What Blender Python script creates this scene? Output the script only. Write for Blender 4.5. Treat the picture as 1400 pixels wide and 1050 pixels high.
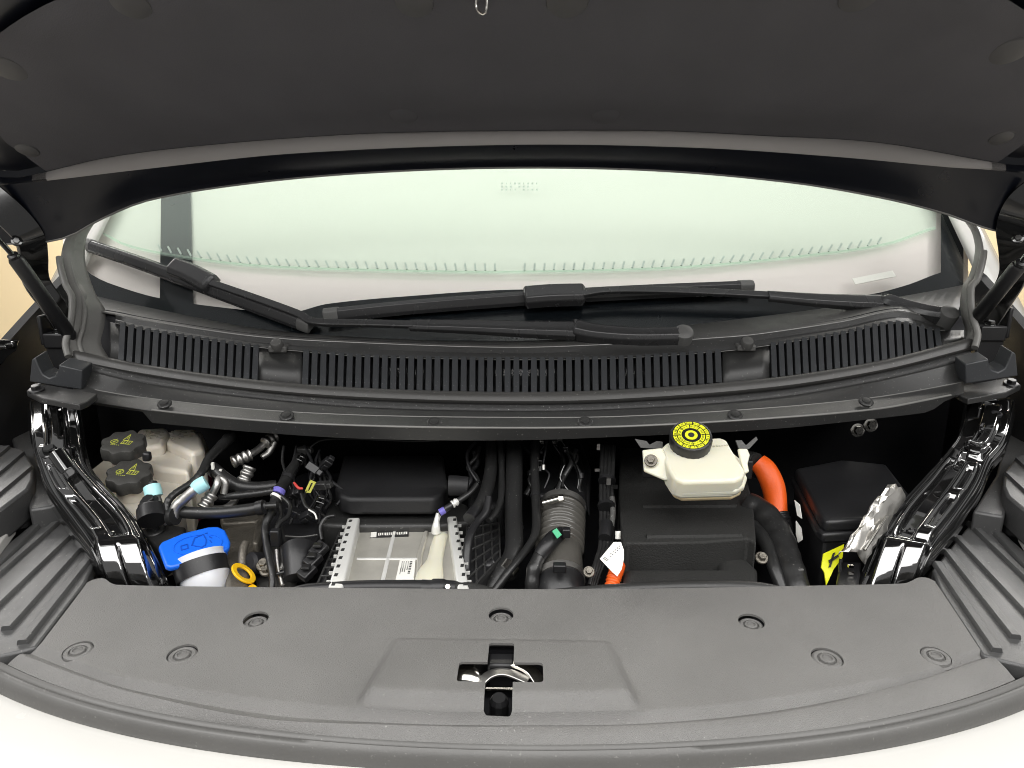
import bpy, bmesh, math, random
from mathutils import Vector, Matrix
random.seed(7)
SC = bpy.context.scene
for o in list(bpy.data.objects): bpy.data.objects.remove(o)
COL = SC.collection
R = math.radians

# ------------------------------------------------------------------ camera
F = 1000.0; CAM = Vector((.0275, 0, 1.42)); PITCH = R(15); YAW = R(1.41)
cd = bpy.data.cameras.new('camera'); cam = bpy.data.objects.new('camera', cd); COL.objects.link(cam)
cam.location = CAM; cam.rotation_euler = (R(90) - PITCH, 0, YAW)
cd.sensor_width = 36; cd.lens = 36 * F / 1400; cd.clip_start = .02; cd.clip_end = 100
SC.camera = cam
# ------------------------------------------------------------------ world and lamps (an indoor showroom ceiling in front, the other lights added)
w = bpy.data.worlds.new('World'); SC.world = w; w.use_nodes = True
bg = w.node_tree.nodes['Background']; bg.inputs[0].default_value = (1.0, .992, .98, 1); bg.inputs[1].default_value = .30
def area(name, loc, size, power, rot=(0, 0, 0), col=(1, .985, .968)):
    l = bpy.data.lights.new(name, 'AREA'); l.shape = 'RECTANGLE'; l.size, l.size_y = size
    l.energy = power; l.color = col
    o = bpy.data.objects.new(name, l); COL.objects.link(o); o.location = loc; o.rotation_euler = rot
    return o
area('ceiling_lamp_front', (0, -1.25, 3.5), (5.2, 3.0), 205, (R(14), 0, 0))
area('streak_fill_left', (-2.6, -.7, 3.1), (.5, 3.0), 48, (0, R(-36), 0))  # added to draw streaks in the gloss black brackets
area('streak_fill_right', (2.6, -.7, 3.1), (.5, 3.0), 48, (0, R(36), 0))  # added twin for streaks in the right bracket
area('windscreen_fill', (0, .75, 3.5), (4.2, .7), 24, (0, 0, 0), (.98, 1, .98))  # added to brighten the sheets behind the windscreen
area('bracket_fill_left', (-3.6, 4.4, 3.05), (1.8, 1.2), 60, (R(-52), 0, R(38)))  # added so the left bracket's flats mirror something bright
area('bracket_fill_right', (3.6, 4.4, 3.05), (1.8, 1.2), 60, (R(-52), 0, R(-38)))  # added likewise for the right bracket's flats
area('wall_fill', (0, 4.9, 3.6), (9.0, .6), 420, (R(25), 0, 0), (1, .95, .84))  # added to brighten the back wall and what mirrors it
SC.view_settings.view_transform = 'Standard'; SC.view_settings.look = 'None'
SC.view_settings.exposure = 0; SC.view_settings.gamma = 1; SC.view_settings.use_curve_mapping = False
SC.render.engine = 'CYCLES'
SC.cycles.filter_width = 1.0; SC.cycles.max_bounces = 8; SC.cycles.transparent_max_bounces = 12

# ------------------------------------------------------------------ photo pixel -> point on a known plane
def ray(u, v):
    x = (u - 700) / F; y = -(v - 525) / F
    cp, sp = math.cos(PITCH), math.sin(PITCH); Y = cp + sp * y; Z = -sp + cp * y
    c, s = math.cos(YAW), math.sin(YAW)
    return Vector((c * x - s * Y, s * x + c * Y, Z))
def P(u, v, Y): d = ray(u, v); return CAM + d * (Y / d.y)
def PZ(u, v, z): d = ray(u, v); return CAM + d * ((z - CAM.z) / d.z)
def PX(u, v, X): d = ray(u, v); return CAM + d * ((X - CAM.x) / d.x)
def PP(u, v, c, n): d = ray(u, v); return CAM + d * ((c - CAM).dot(n) / d.dot(n))
def mpp(p): return ((p - CAM).dot(ray(700, 525).normalized())) / F        # metres per photo pixel at p
# windscreen: a raked, bowed sheet
def ws_f(p): return p.y - (1.335 + (p.z - 1.142) * 1.1 + .2 * p.x * p.x)
def ws_n(p): return Vector((.4 * p.x, -1, 1.1)).normalized()
def WS(u, v, off=0):
    d = ray(u, v); a, b = .8, 6.0
    for _ in range(50):
        m = (a + b) / 2
        if ws_f(CAM + d * m) < 0: a = m
        else: b = m
    p = CAM + d * a; return p + ws_n(p) * off

# ------------------------------------------------------------------ materials
def pm(name, col, rough=.5, metal=0., var=.18, vs=9., bump=0., bs=300., coat=0., spec=.5, speck=0., sss=0., rvar=.12, sp_scale=260., spcol=(.55, .54, .5)):
    m = bpy.data.materials.new(name); m.use_nodes = True; nt = m.node_tree; N = nt.nodes; L = nt.links
    b = N['Principled BSDF']; tc = N.new('ShaderNodeTexCoord')
    n1 = N.new('ShaderNodeTexNoise'); n1.inputs['Scale'].default_value = vs; n1.inputs['Detail'].default_value = 6
    L.new(tc.outputs['Object'], n1.inputs['Vector'])
    mx = N.new('ShaderNodeMix'); mx.data_type = 'RGBA'
    mx.inputs[6].default_value = tuple(c * (1 - var) for c in col) + (1,)
    mx.inputs[7].default_value = tuple(min(1, c * (1 + var)) for c in col) + (1,)
    L.new(n1.outputs['Fac'], mx.inputs[0]); out = mx.outputs[2]
    if speck:
        n3 = N.new('ShaderNodeTexNoise'); n3.inputs['Scale'].default_value = sp_scale; n3.inputs['Detail'].default_value = 2
        n4 = N.new('ShaderNodeTexNoise'); n4.inputs['Scale'].default_value = 14
        L.new(tc.outputs['Object'], n3.inputs['Vector']); L.new(tc.outputs['Object'], n4.inputs['Vector'])
        mr = N.new('ShaderNodeMapRange'); mr.inputs[1].default_value = .67; mr.inputs[2].default_value = .78; mr.inputs[3].default_value = 0; mr.inputs[4].default_value = speck
        L.new(n3.outputs['Fac'], mr.inputs[0])
        mm = N.new('ShaderNodeMath'); mm.operation = 'MULTIPLY'; L.new(mr.outputs[0], mm.inputs[0]); L.new(n4.outputs['Fac'], mm.inputs[1])
        m2 = N.new('ShaderNodeMix'); m2.data_type = 'RGBA'; m2.inputs[7].default_value = spcol + (1,)
        L.new(mm.outputs[0], m2.inputs[0]); L.new(out, m2.inputs[6]); out = m2.outputs[2]
    L.new(out, b.inputs['Base Color'])
    rr = N.new('ShaderNodeMapRange'); rr.inputs[3].default_value = max(.02, rough - rvar * rough * 2); rr.inputs[4].default_value = min(1, rough + rvar * rough * 2)
    n5 = N.new('ShaderNodeTexNoise'); n5.inputs['Scale'].default_value = vs * 2.3; n5.inputs['Detail'].default_value = 5
    L.new(tc.outputs['Object'], n5.inputs['Vector']); L.new(n5.outputs['Fac'], rr.inputs[0]); L.new(rr.outputs[0], b.inputs['Roughness'])
    b.inputs['Metallic'].default_value = metal; b.inputs['Specular IOR Level'].default_value = spec
    b.inputs['Coat Weight'].default_value = coat; b.inputs['Coat Roughness'].default_value = .04
    if sss:
        b.inputs['Subsurface Weight'].default_value = sss; b.inputs['Subsurface Radius'].default_value = (.02, .015, .008); b.inputs['Subsurface Scale'].default_value = .6
    if bump:
        n2 = N.new('ShaderNodeTexNoise'); n2.inputs['Scale'].default_value = bs; n2.inputs['Detail'].default_value = 3
        L.new(tc.outputs['Object'], n2.inputs['Vector'])
        bp = N.new('ShaderNodeBump'); bp.inputs['Strength'].default_value = bump; bp.inputs['Distance'].default_value = .002
        L.new(n2.outputs['Fac'], bp.inputs['Height']); L.new(bp.outputs[0], b.inputs['Normal'])
    return m
M = {}
M['cover'] = pm('grained grey plastic', (.138, .135, .130), .40, var=.22, vs=9, bump=.5, bs=1050, speck=.55, sp_scale=420)
M['rib'] = pm('grey ribbed plastic', (.058, .058, .058), .38, var=.25, vs=12, bump=.2, bs=700, speck=.6)
M['cowl'] = pm('dark grey plastic', (.026, .026, .0255), .40, var=.25, vs=10, bump=.2, bs=800, speck=.5)
M['slat'] = pm('slat plastic', (.03, .032, .035), .45, var=.25, bump=.1, bs=600, speck=.3)
M['cowltop'] = pm('weathered grey plastic', (.075, .074, .071), .5, var=.2, vs=14, bump=.2, bs=700, speck=.8)
M['black'] = pm('black plastic', (.012, .012, .013), .4, bump=.08, bs=500, speck=.12)
M['blackm'] = pm('matt black plastic', (.010, .010, .011), .6, bump=.15, bs=400)
M['foam'] = pm('black foam', (.014, .014, .013), .75, bump=.6, bs=420, speck=.25, sp_scale=500, spcol=(.12, .12, .11))
M['void'] = pm('bay black', (.005, .005, .007), .7)
M['rubber'] = pm('rubber', (.016, .016, .016), .36, bump=.12, bs=300, speck=.35)
M['seal'] = pm('rubber seal', (.045, .044, .042), .42, bump=.12, bs=300, speck=.4)
M['frontseal'] = pm('front rubber seal', (.095, .093, .089), .42, bump=.12, bs=300, speck=.3)
M['gloss'] = pm('gloss black paint', (.004, .004, .004), .1, var=.1, bump=.02, bs=60, coat=1., spec=.7)
M['stamp'] = pm('stamped gloss black', (.006, .006, .006), .08, var=.1, coat=1., spec=1.); M['stamp'].node_tree.nodes['Principled BSDF'].inputs['Coat IOR'].default_value = 2.5
M['channel'] = pm('pale grey channel', (.17, .167, .158), .42, var=.2, vs=14, bump=.15, bs=500, speck=.5)
M['bead'] = pm('edge highlight', (.16, .158, .15), .3, spec=.7)  # pale colour stands in for highlights along the edges
M['clipgrey'] = pm('clip grey', (.09, .088, .088), .55)
M['capgrey'] = pm('charcoal cap', (.04, .039, .036), .5, bump=.2, bs=500, speck=.3)
M['hoodin'] = pm('hood inner paint', (.004, .005, .009), .3, spec=.35, bump=.02, bs=40)
M['hoodlit'] = pm('lit hood flange', (.30, .285, .275), .6, var=.12, vs=4)  # far paler than the inner panel, carrying the light it catches
M['pad'] = pm('insulation felt', (.100, .098, .106), .85, var=.22, vs=5, bump=.25, bs=520, spec=.25)
M['white'] = pm('white car paint', (.55, .54, .512), .25, var=.015, coat=1.)
M['whitep'] = pm('white plastic', (.62, .63, .66), .4, var=.04, sss=.15)
M['tank'] = pm('aged tank plastic', (.72, .67, .58), .42, var=.1, vs=16, sss=.25, bump=.12, bs=160)
M['res'] = pm('ivory tank plastic', (.70, .68, .55), .38, var=.05, vs=10, sss=.3, bump=.05, bs=120)
M['fluid'] = pm('amber fluid plastic', (.78, .63, .38), .4, var=.07, sss=.3)
M['blue'] = pm('blue plastic', (.008, .13, .72), .36, var=.08, bump=.05, bs=300)
M['orange'] = pm('orange sleeve', (.76, .105, .010), .45, var=.1, bump=.2, bs=200)
M['yellow'] = pm('yellow plastic', (.83, .48, .01), .4, var=.07)
M['lime'] = pm('lime print', (.72, .74, .02), .5, var=.06)
M['print'] = pm('yellow green print', (.42, .45, .06), .6, var=.1)
M['tape'] = pm('neon yellow tape', (.80, .82, .01), .4, var=.07)
M['mint'] = pm('mint cap', (.42, .76, .78), .45, var=.04)
M['silver'] = pm('aluminium', (.46, .45, .43), .44, 1., var=.16, vs=26, bump=.25, bs=140)
M['alu'] = pm('brushed silver cover', (.62, .60, .54), .42, .55, var=.22, vs=22, bump=.35, bs=120)
M['chrome'] = pm('zinc steel', (.70, .68, .63), .18, 1., var=.1, vs=20)
M['rail'] = pm('pale metal rail', (.74, .74, .71), .4, .3, var=.08)
M['cast'] = pm('bronze cast metal', (.17, .155, .13), .45, .6, var=.3, vs=40, bump=.7, bs=170)
M['brown'] = pm('brown duct rubber', (.078, .074, .066), .22, var=.25, vs=20, bump=.1)
M['maroon'] = pm('maroon panel', (.16, .02, .045), .5, var=.15)
M['label'] = pm('white label', (.80, .79, .74), .5, var=.03)
M['ink'] = pm('ink', (.02, .02, .02), .6)
M['green'] = pm('green tag', (.05, .42, .2), .5)
M['violet'] = pm('violet tape', (.16, .14, .5), .5)
M['red'] = pm('red wire', (.5, .05, .04), .5)
M['foil'] = pm('crumpled foil', (.66, .64, .6), .3, .9, var=.2, vs=18, bump=.8, bs=40)
M['floor'] = pm('beige floor', (.42, .40, .37), .3, var=.06, vs=2)
M['wall'] = pm('cream wall', (.82, .68, .45), .7, var=.05, vs=1.5)
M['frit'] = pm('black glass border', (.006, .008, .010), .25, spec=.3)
M['backing'] = pm('pinkish glass backing', (.66, .61, .585), .6, var=.03, vs=3)  # pale tone of the pane's lower zone, put on an added sheet
M['wiper'] = pm('wiper black', (.032, .032, .033), .26, bump=.05, bs=400, speck=.3)
M['wipercap'] = pm('wiper grey', (.10, .10, .097), .55, speck=.4)
def glassmat():
    m = bpy.data.materials.new('windscreen glass'); m.use_nodes = True; nt = m.node_tree; nt.nodes.clear(); N = nt.nodes; L = nt.links
    o = N.new('ShaderNodeOutputMaterial'); mx = N.new('ShaderNodeMixShader')
    lw = N.new('ShaderNodeLayerWeight'); lw.inputs[0].default_value = .5
    pw = N.new('ShaderNodeMath'); pw.operation = 'POWER'; pw.inputs[1].default_value = 4; L.new(lw.outputs['Facing'], pw.inputs[0])
    ma = N.new('ShaderNodeMath'); ma.operation = 'MULTIPLY_ADD'; ma.inputs[1].default_value = .4; ma.inputs[2].default_value = .015; L.new(pw.outputs[0], ma.inputs[0])
    t = N.new('ShaderNodeBsdfTransparent'); t.inputs[0].default_value = (.975, .98, .975, 1)
    g = N.new('ShaderNodeBsdfGlossy'); g.inputs[1].default_value = .03
    L.new(ma.outputs[0], mx.inputs[0]); L.new(t.outputs[0], mx.inputs[1]); L.new(g.outputs[0], mx.inputs[2]); L.new(mx.outputs[0], o.inputs[0]); return m
def reflectionmat():  # mint colour stands in for the ceiling mirrored in the glass
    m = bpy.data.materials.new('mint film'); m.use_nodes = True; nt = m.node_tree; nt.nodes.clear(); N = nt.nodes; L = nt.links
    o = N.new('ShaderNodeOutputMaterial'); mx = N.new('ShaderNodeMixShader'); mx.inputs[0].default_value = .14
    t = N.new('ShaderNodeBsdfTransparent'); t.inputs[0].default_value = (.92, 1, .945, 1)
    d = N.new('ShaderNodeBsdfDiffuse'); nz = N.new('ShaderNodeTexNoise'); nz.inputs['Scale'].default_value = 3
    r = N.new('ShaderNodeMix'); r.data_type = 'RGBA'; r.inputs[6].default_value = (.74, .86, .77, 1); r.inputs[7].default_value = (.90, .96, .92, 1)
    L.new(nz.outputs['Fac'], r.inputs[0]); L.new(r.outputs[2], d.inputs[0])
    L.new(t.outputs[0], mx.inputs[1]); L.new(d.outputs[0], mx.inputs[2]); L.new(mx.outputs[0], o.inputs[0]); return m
M['glass'] = glassmat(); M['reflection'] = reflectionmat()

# ------------------------------------------------------------------ object helpers
ROOTS = []
def thing(name, label, cat, group=None):
    o = bpy.data.objects.new(name, None); COL.objects.link(o); o.empty_display_size = .05
    o['label'] = label; o['category'] = cat
    if group: o['group'] = group
    ROOTS.append(o); return o
def tag(o, label=None, cat=None, group=None, kind=None):
    if label: o['label'] = label
    if cat: o['category'] = cat
    if group: o['group'] = group
    if kind: o['kind'] = kind
    return o
WL = {}
def link(name, me, mat, parent, c):
    o = bpy.data.objects.new(name, me); COL.objects.link(o)
    if mat is not None and len(me.materials) == 0: me.materials.append(M[mat] if isinstance(mat, str) else mat)
    base = Vector((0, 0, 0))
    if parent is not None:
        o.parent = parent; base = WL.get(parent.name, Vector((0, 0, 0)))
    o.location = Vector(c) - base; WL[o.name] = Vector(c)
    return o
def obj(name, bm, mat, parent=None, bev=0, seg=2, ang=40, solid=0, sub=0, soff=-1):
    vs = [v.co for v in bm.verts]
    lo = Vector((min(v[i] for v in vs) for i in range(3))); hi = Vector((max(v[i] for v in vs) for i in range(3)))
    c = (lo + hi) / 2; c.z = lo.z
    for v in bm.verts: v.co -= c
    me = bpy.data.meshes.new(name)
    if not solid: bmesh.ops.recalc_face_normals(bm, faces=bm.faces)
    for f in bm.faces: f.smooth = True
    bm.to_mesh(me); bm.free(); me.set_sharp_from_angle(angle=R(ang))
    o = link(name, me, mat, parent, c)
    if solid:
        md = o.modifiers.new('solid', 'SOLIDIFY'); md.thickness = solid; md.offset = soff
    if bev:
        md = o.modifiers.new('bevel', 'BEVEL'); md.width = bev; md.segments = seg; md.limit_method = 'ANGLE'; md.angle_limit = R(35); md.harden_normals = False
    if sub:
        md = o.modifiers.new('sub', 'SUBSURF'); md.levels = md.render_levels = sub
    return o
def B(): return bmesh.new()
def bprism(bm, top, down):
    n = len(top); a = [bm.verts.new(p) for p in top]; b = [bm.verts.new(Vector(p) + down) for p in top]
    bm.faces.new(a); bm.faces.new(b[::-1])
    for i in range(n): bm.faces.new((a[i], b[i], b[(i + 1) % n], a[(i + 1) % n]))
    return bm
def bbox(bm, c, s, fr=None):
    c = Vector(c); pts = []
    ax = fr if fr else (Vector((1, 0, 0)), Vector((0, 1, 0)), Vector((0, 0, 1)))
    for sx in (-.5, .5):
        for sy in (-.5, .5):
            for sz in (-.5, .5): pts.append(bm.verts.new(c + ax[0] * s[0] * sx + ax[1] * s[1] * sy + ax[2] * s[2] * sz))
    for f in ((0, 1, 3, 2), (4, 6, 7, 5), (0, 4, 5, 1), (2, 3, 7, 6), (0, 2, 6, 4), (1, 5, 7, 3)): bm.faces.new([pts[i] for i in f])
    return bm
def basis(n, up=None):
    n = Vector(n).normalized(); u = Vector((1, 0, 0)) if abs(n.x) < .9 else Vector((0, 1, 0))
    if up is not None: u = Vector(up)
    x = (u - n * u.dot(n)).normalized(); y = n.cross(x); return x, y, n
def blathe(bm, prof, o, n, seg=32, wob=None):
    x, y, z = basis(n); o = Vector(o); rings = []
    for r, h in prof:
        ring = []
        for i in range(seg):
            a = 2 * math.pi * i / seg; rr = r * (wob(a) if wob else 1)
            ring.append(bm.verts.new(o + x * rr * math.cos(a) + y * rr * math.sin(a) + z * h))
        rings.append(ring)
    for a, b in zip(rings, rings[1:]):
        for i in range(seg): bm.faces.new((a[i], a[(i + 1) % seg], b[(i + 1) % seg], b[i]))
    bm.faces.new(rings[0][::-1]); bm.faces.new(rings[-1]); return bm
def spline(pts, per=8):
    k = len(pts[0]); P0 = [tuple(pts[0])] + [tuple(p) for p in pts] + [tuple(pts[-1])]; out = []
    for i in range(1, len(P0) - 2):
        a, b, c, d = P0[i - 1:i + 3]
        for j in range(per):
            t = j / per
            out.append(tuple(.5 * (2 * b[q] + (c[q] - a[q]) * t + (2 * a[q] - 5 * b[q] + 4 * c[q] - d[q]) * t * t + (3 * b[q] - a[q] - 3 * c[q] + d[q]) * t ** 3) for q in range(k)))
    out.append(tuple(pts[-1])); return out
def bsweep(bm, path, prof, ups=None, scale=None, cap=True):
    # prof: 2D outline in (side, up); path: list of Vector
    n = len(path); rings = []; up = None
    for i, p in enumerate(path):
        t = (path[min(i + 1, n - 1)] - path[max(i - 1, 0)]).normalized()
        if ups is not None: up = ups[i] if isinstance(ups, list) else ups
        elif up is None: up = Vector((0, 0, 1)) if abs(t.z) < .9 else Vector((0, 1, 0))
        up = (up - t * up.dot(t)).normalized(); sd = t.cross(up); s = scale[i] if scale else 1
        rings.append([bm.verts.new(p + sd * q[0] * s + up * q[1] * s) for q in prof])
    m = len(prof)
    for a, b in zip(rings, rings[1:]):
        for i in range(m): bm.faces.new((a[i], a[(i + 1) % m], b[(i + 1) % m], b[i]))
    if cap: bm.faces.new(rings[0][::-1]); bm.faces.new(rings[-1])
    return bm
def circ(r=1, n=12): return [(r * math.cos(2 * math.pi * i / n), r * math.sin(2 * math.pi * i / n)) for i in range(n)]
def rect(w, h): return [(-w / 2, -h / 2), (w / 2, -h / 2), (w / 2, h / 2), (-w / 2, h / 2)]
def btube(bm, pts, n=12, per=8, corr=None):
    """pts: (u, v, Y, radius in photo pixels)"""
    q = [(*P(u, v, Y), r * mpp(P(u, v, Y))) for u, v, Y, r in pts]
    s = spline(q, per); path = [Vector(a[:3]) for a in s]; sc = [a[3] for a in s]
    if corr:
        L = 0; out = []
        for i, p in enumerate(path):
            if i: L += (p - path[i - 1]).length
            out.append(sc[i] * (1 + corr[1] * math.sin(2 * math.pi * L / corr[0])))
        sc = out
    return bsweep(bm, path, circ(1, n), scale=sc)
def tube(name, pts, mat, parent=None, n=12, per=8, corr=None, ang=50): return obj(name, btube(B(), pts, n, per, corr), mat, parent, ang=ang)
def bloft(bm, rows, closed=False):
    vs = [[bm.verts.new(p) for p in r] for r in rows]
    for a, b in zip(vs, vs[1:]):
        for i in range(len(a) - 1): bm.faces.new((a[i], a[i + 1], b[i + 1], b[i]))
    return vs
def interp(tab):
    def f(u):
        if u <= tab[0][0]: i = 0
        elif u >= tab[-1][0]: i = len(tab) - 2
        else: i = max(k for k in range(len(tab) - 1) if tab[k][0] <= u)
        def sl(k):
            k = min(max(k, 1), len(tab) - 2); return (tab[k + 1][1] - tab[k - 1][1]) / (tab[k + 1][0] - tab[k - 1][0])
        (a, va), (b, vb) = tab[i], tab[i + 1]; h = b - a; t = (u - a) / h
        if t < 0: return va + sl(i) * (u - a)
        if t > 1: return vb + sl(i + 1) * (u - b)
        m0, m1 = sl(i) * h, sl(i + 1) * h
        return (2 * t ** 3 - 3 * t * t + 1) * va + (t ** 3 - 2 * t * t + t) * m0 + (-2 * t ** 3 + 3 * t * t) * vb + (t ** 3 - t * t) * m1
    return f
def pxprism(poly, z, h, bm=None, n=None, c=None):
    bm = bm or B()
    if n is None: return bprism(bm, [PZ(u, v, z) for u, v in poly], Vector((0, 0, -h)))
    return bprism(bm, [PP(u, v, c, n) for u, v in poly], -n * h)
def blk(name, poly, z, h, mat, parent, bev=.004, seg=3): return obj(name, pxprism(poly, z, h), mat, parent, bev=bev, seg=seg)
def bbolt(bm, p, r, n=(0, -.2, 1), washer=True):
    n = Vector(n).normalized()
    if washer: blathe(bm, [(r * 1.5, -.002), (r * 1.6, .001), (r * 1.45, .0025), (r * .9, .003)], p, n, 20)
    blathe(bm, [(r, .002), (r, .0075), (r * .85, .009)], p, n, 6); return bm
def bolt(name, p, r, mat, parent, n=(0, -.2, 1), washer=True): return obj(name, bbolt(B(), p, r, n, washer), mat, parent, ang=30)
def sstep(a, b, x):
    t = min(1, max(0, (x - a) / (b - a))); return t * t * (3 - 2 * t)

# ================================================================== the setting
bm = B(); bprism(bm, [(-14, -10, 0), (14, -10, 0), (14, 7, 0), (-14, 7, 0)], Vector((0, 0, -.05)))
tag(obj('floor', bm, 'floor'), kind='structure')
bm = B(); bbox(bm, (0, 6.5, 2.2), (28, .1, 4.4)); tag(obj('wall', bm, 'wall'), kind='structure')

# ================================================================== car body
body = thing('car_body', 'white painted car body with windscreen around the open engine bay', 'car')
# --- windscreen glass, black border, added sheets behind it standing in for reflections
def ws_pt(x, z, off=0):
    p = Vector((x, 1.335 + (z - 1.142) * 1.1 + .2 * x * x, z)); return p + ws_n(p) * off
def ws_half(z): return 1.0 - .06 * (z - 1.1)
bm = B(); rows = []
for j in range(13):
    z = 1.07 + j * .055
    rows.append([ws_pt(-ws_half(z) + 2 * ws_half(z) * i / 48, z) for i in range(49)])
bloft(bm, rows); glass = obj('windscreen', bm, 'glass', body, solid=.004)
def ws_sheet(name, top, bot, off, mat, parent, n=64, m=10):
    """sheet just behind the glass between two pixel curves"""
    ft, fb = interp(top), interp(bot); u0, u1 = bot[0][0], bot[-1][0]; bm = B(); rows = []
    for j in range(m + 1):
        r = []
        for i in range(n + 1):
            u = u0 + (u1 - u0) * i / n; r.append(WS(u, fb(u) + (ft(u) - fb(u)) * j / m, off))
        rows.append(r)
    bloft(bm, rows); return obj(name, bm, mat, parent)
ws_sheet('pale_backing', [(70, 150), (700, 120), (1340, 150)], [(70, 420), (250, 452), (700, 470), (1150, 452), (1340, 400)], -.036, 'backing', body)  # pinkish sheet added behind the glass to give its pale tone
reflection = ws_sheet('reflection_sheet', [(133, 150), (700, 120), (1288, 150)], [(133, 314), (160, 328), (208, 340), (336, 357), (520, 364), (700, 366), (930, 360), (1100, 345), (1220, 328), (1288, 306)], -.02, 'reflection', body)  # added mint sheet with the glass reflection put into its colour
# raised hem along the lower edge of the mint sheet, with its row of notched teeth
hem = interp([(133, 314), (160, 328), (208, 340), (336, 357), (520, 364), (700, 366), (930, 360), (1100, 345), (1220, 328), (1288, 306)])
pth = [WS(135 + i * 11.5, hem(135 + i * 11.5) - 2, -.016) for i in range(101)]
obj('hem', bsweep(B(), pth, rect(.003, .0035)), 'reflection', reflection)
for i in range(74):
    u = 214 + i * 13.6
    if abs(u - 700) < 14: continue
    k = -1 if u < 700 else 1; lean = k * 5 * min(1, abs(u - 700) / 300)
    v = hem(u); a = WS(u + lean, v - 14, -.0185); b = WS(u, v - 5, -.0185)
    bm = B(); bsweep(bm, [a, (a + b) / 2, b], rect(.0038, .002), ups=ws_n(a)); obj('tooth', bm, pm_t if i else (pm_t := pm('film tooth', (.36, .42, .38), .6, var=.15)), reflection)
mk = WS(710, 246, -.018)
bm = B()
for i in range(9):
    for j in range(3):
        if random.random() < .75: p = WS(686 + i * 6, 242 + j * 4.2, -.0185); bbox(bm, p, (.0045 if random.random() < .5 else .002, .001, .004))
obj('glass_mark', bm, pm('pale print', (.55, .62, .56), .6), reflection)
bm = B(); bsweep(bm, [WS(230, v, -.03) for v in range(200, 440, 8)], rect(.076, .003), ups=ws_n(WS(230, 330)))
obj('pillar_reflection', bm, 'frit', body)  # added dark strip standing in for a pillar mirrored in the glass
ws_sheet('glass_border', [(112, 364), (124, 374), (150, 386), (215, 405), (330, 421), (400, 424), (445, 413), (560, 402), (716, 393), (900, 398), (1050, 402), (1182, 401), (1240, 388), (1289, 370)],
         [(112, 470), (124, 470), (400, 480), (700, 485), (1000, 480), (1289, 460)], -.006, 'frit', body, n=110)
ws_sheet('glass_border', [(1289, 250), (1300, 250), (1320, 250)], [(1289, 440), (1300, 440), (1320, 440)], -.006, 'frit', body, n=4)
bm = B(); bprism(bm, [WS(1167, 379, -.004), WS(1222, 368, -.004), WS(1227, 376, -.004), WS(1171, 387, -.004)], Vector((0, .001, -.001)))
vin = obj('number_plate_label', bm, 'label', body); vin['label'] = 'small white strip label at the lower right of the windscreen'
# --- pillars (white) outside the glass
for s in (-1, 1):
    bm = B(); r0 = [ws_pt(s * (ws_half(z) + .0), z, .012) for z in (1.0, 1.25, 1.4, 1.6, 1.75)]
    r1 = [p + Vector((s * .075, .06, .0)) for p in r0]; r2 = [p + Vector((s * .12, .16, -.02)) for p in r0]
    bloft(bm, [r0, r1, r2]); obj('pillar', bm, 'white', body, solid=.02)
# --- front nose, painted white, below the black seal
def sym(tab, z):   # centre-line table (pixels of the left half) -> arc in world, mirrored
    return [PZ(u, v, z) for u, v in tab]
def arcY(pts):
    """fit Y = a + b x^2 + c x^4 through the world points (least squares)"""
    import numpy as np
    A = np.array([[1, p.x ** 2, p.x ** 4] for p in pts]); y = np.array([p.y for p in pts]); k = np.linalg.lstsq(A, y, rcond=None)[0]
    return lambda x: float(k[0] + k[1] * x * x + k[2] * x ** 4)
white_e = [(0, 953), (178, 1007), (357, 1030), (685, 1047), (900, 1046), (1078, 1030), (1257, 994), (1400, 953)]
groove_e = [(0, 912), (178, 980), (357, 1008), (685, 1015), (900, 1015), (1078, 994), (1257, 959), (1385, 923)]
aw = arcY(sym(white_e, .888)); ag = arcY(sym(groove_e, .903))
XS = [-.98 + 1.96 * i / 120 for i in range(121)]
def row(fy, z, dz2=0., dy=0.): return [Vector((x, fy(x) + dy, z + dz2 * x * x)) for x in XS]
bm = B()
bloft(bm, [row(aw, .868, 0, .05), row(aw, .872, 0, .012), row(aw, .879, 0, .0), row(aw, .878, 0, -.012), row(aw, .868, 0, -.05), row(aw, .84, 0, -.10), row(aw, .79, 0, -.135), row(aw, .70, 0, -.15), row(aw, .55, 0, -.15)])
obj('nose_panel', bm, 'white', body, solid=.004)
bm = B(); bloft(bm, [row(aw, .868, 0, .05), row(aw, .60, 0, .07), row(aw, .55, 0, -.12)]); obj('unseen_front_wall', bm, 'void', body, solid=.01)  # unseen wall added to stop light leaking into the bay
# --- bay walls
bm = B(); bprism(bm, [(-1, .65, .52), (1, .65, .52), (1, 1.62, .52), (-1, 1.62, .52)], Vector((0, 0, -.02))); obj('undertray', bm, 'void', body)
bm = B(); bbox(bm, (0, 1.6, .79), (1.98, .03, .56)); bbox(bm, (0, 1.45, 1.06), (1.7, .3, .02)); obj('firewall', bm, 'void', body)
for s in (-1, 1):
    bm = B(); X = s * .985
    top = [(-.1, .80), (.35, .90), (.75, .93), (1.05, .955), (1.25, 1.06), (1.357, 1.125), (1.45, 1.17), (1.62, 1.25)]
    bprism(bm, [Vector((X, y + .55 if y < .4 else y, z)) for y, z in top] + [Vector((X, 1.62, .5)), Vector((X, .45, .5))], Vector((s * .02, 0, 0)))
    obj('inner_wing', bm, 'blackm', body)
    bm = B(); r0, r1, r2, r3 = [], [], [], []
    for i in range(30):
        y = .46 + i * .055; z = .80 + .30 * sstep(.4, 1.7, y) + .01
        r0.append(Vector((s * 1.0, y, z))); r1.append(Vector((s * 1.03, y, z + .012))); r2.append(Vector((s * 1.09, y, z - .03))); r3.append(Vector((s * 1.12, y, z - .35)))
    bloft(bm, [r0, r1, r2, r3]); obj('fender', bm, 'white', body, solid=.004)

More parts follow.
